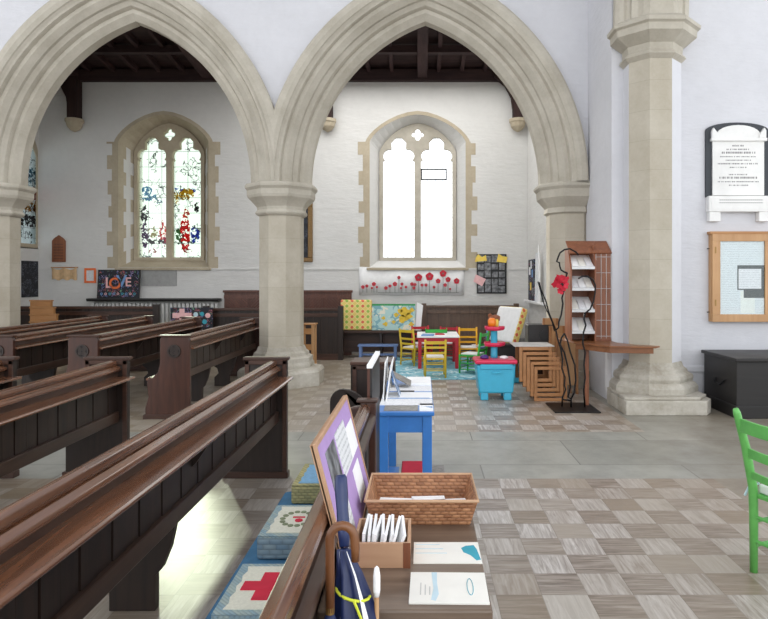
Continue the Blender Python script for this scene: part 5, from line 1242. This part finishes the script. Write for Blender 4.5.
# lilac display board leaning between pew and desk
t = thing('display_board', 'wood framed lilac display board leaning against the pew beside the desk', 'display board', (-.197, 1.74, DZ))
BLn, BHt, tilt = .74, .385, R(-14.5)
def bd(nm, mat, x0, x1, y0, y1, z0, z1, bev=.002):
    o = MB().box(x0, x1, y0, y1, z0, z1).build(nm, mat, t, bevel=bev); o.rotation_euler = (0, tilt, 0); return o
bd('backing', 'boxwood', -.012, -.004, 0, BLn, 0, BHt)
bd('lilac_paper', 'lilac', -.004, .000, .012, BLn-.012, .012, BHt-.012)
for (y0, y1, z0, z1) in ((0, .014, 0, BHt), (BLn-.014, BLn, 0, BHt), (.014, BLn-.014, 0, .014), (.014, BLn-.014, BHt-.014, BHt)): bd('frame_rail', 'boxwood', -.014, .004, y0, y1, z0, z1)
for (y0, y1, z0, z1, m) in ((.10, .27, .20, .33, 'photo'), (.30, .52, .19, .335, 'printz'), (.46, .62, .05, .165, 'white'), (.08, .26, .03, .17, 'printz'), (.52, .70, .19, .30, 'white')):
    bd('pinned_sheet', m, 0, .002, y0, y1, z0, z1, 0)
# umbrellas and stick
t = thing('umbrella', 'folded navy and white umbrella with a blue rubber grip leaning by the desk', 'umbrella', (-.155, 1.50, 0))
MB().tube([(-.030, .03, .93), (-.034, .05, .965), (-.040, .07, 1.005), (-.044, .085, 1.04), (-.047, .098, 1.075), (-.048, .10, 1.083)], [.012, .0160, .0145, .0165, .0155, .011], seg=14).build('grip', 'navygrip', t, smooth=True)
b = MB(); n = 24; rings = []
for (z, rr_, x0) in ((.02, .008, .06), (.10, .012, .05), (.35, .028, .035), (.60, .040, .015), (.72, .046, .004), (.78, .047, -.002), (.83, .036, -.008), (.88, .024, -.016), (.93, .013, -.03)):
    rings.append([b.bm.verts.new((x0+rr_*(1+.30*math.cos(6*2*PI*i/n+z*7))*math.cos(2*PI*i/n), (z-.8)*.12+rr_*(1+.30*math.cos(6*2*PI*i/n+z*7))*math.sin(2*PI*i/n), z)) for i in range(n)])
for A, B in zip(rings, rings[1:]):
    for i in range(n): b._f([A[i], A[(i+1) % n], B[(i+1) % n], B[i]], 1 if i in (5, 14, 15, 20) else 0)
b._f(rings[0], 0); b._f(rings[-1], 0)
b.build('folded_canopy', ['navy', 'white'], t, smooth=True)
MB().tube([(-.006+.040*math.cos(a), .003+.040*math.sin(a), .835-.010*math.cos(a)) for a in [2*PI*i/16 for i in range(17)]], .0035, seg=6).build('strap', 'lime', t)
MB().tube([(.0, -.040, .835), (.018, -.052, .80), (.010, -.066, .76), (.0, -.068, .70)], .0035, seg=6).build('strap_tail', 'lime', t)
t = thing('crook_umbrella', 'umbrella with a curved brown wooden crook handle in front of the display board', 'umbrella', (-.207, 1.44, .042))
pts = [(0, 0, .78), (0, 0, .90), (0, 0, .945)]+[(.028-.028*math.cos(a), 0, .945+.03*math.sin(a)) for a in [PI*i/8 for i in range(1, 9)]]+[(.058, -.002, .925), (.058, -.002, .895)]
MB().tube(pts, [.0105]*(len(pts)-1)+[.009], seg=12).build('crook_handle', 'caramel', t, smooth=True)
MB().lathe([(.0105, .775), (.0105, .79)], 0, 0, 14).build('collar', 'brass', t)
b = MB(); b.lathe([(.005, -.042), (.010, .12), (.024, .45), (.03, .66), (.022, .74), (.009, .775)], 0, 0, 14); b.build('folded_canopy', 'navy', t, smooth=True)
t = thing('white_tipped_stick', 'thin wooden stick with a long white tip standing before the desk', 'stick', (-.105, 1.50, 0))
MB().tube([(0, 0, 0), (0, 0, .83)], .0055, seg=10).build('shaft', 'pine', t, smooth=True)
MB().lathe([(.006, .825), (.0085, .84), (.0085, .875), (.006, .892), (.002, .897)], 0, 0, 14).build('tip', 'white', t, smooth=True)
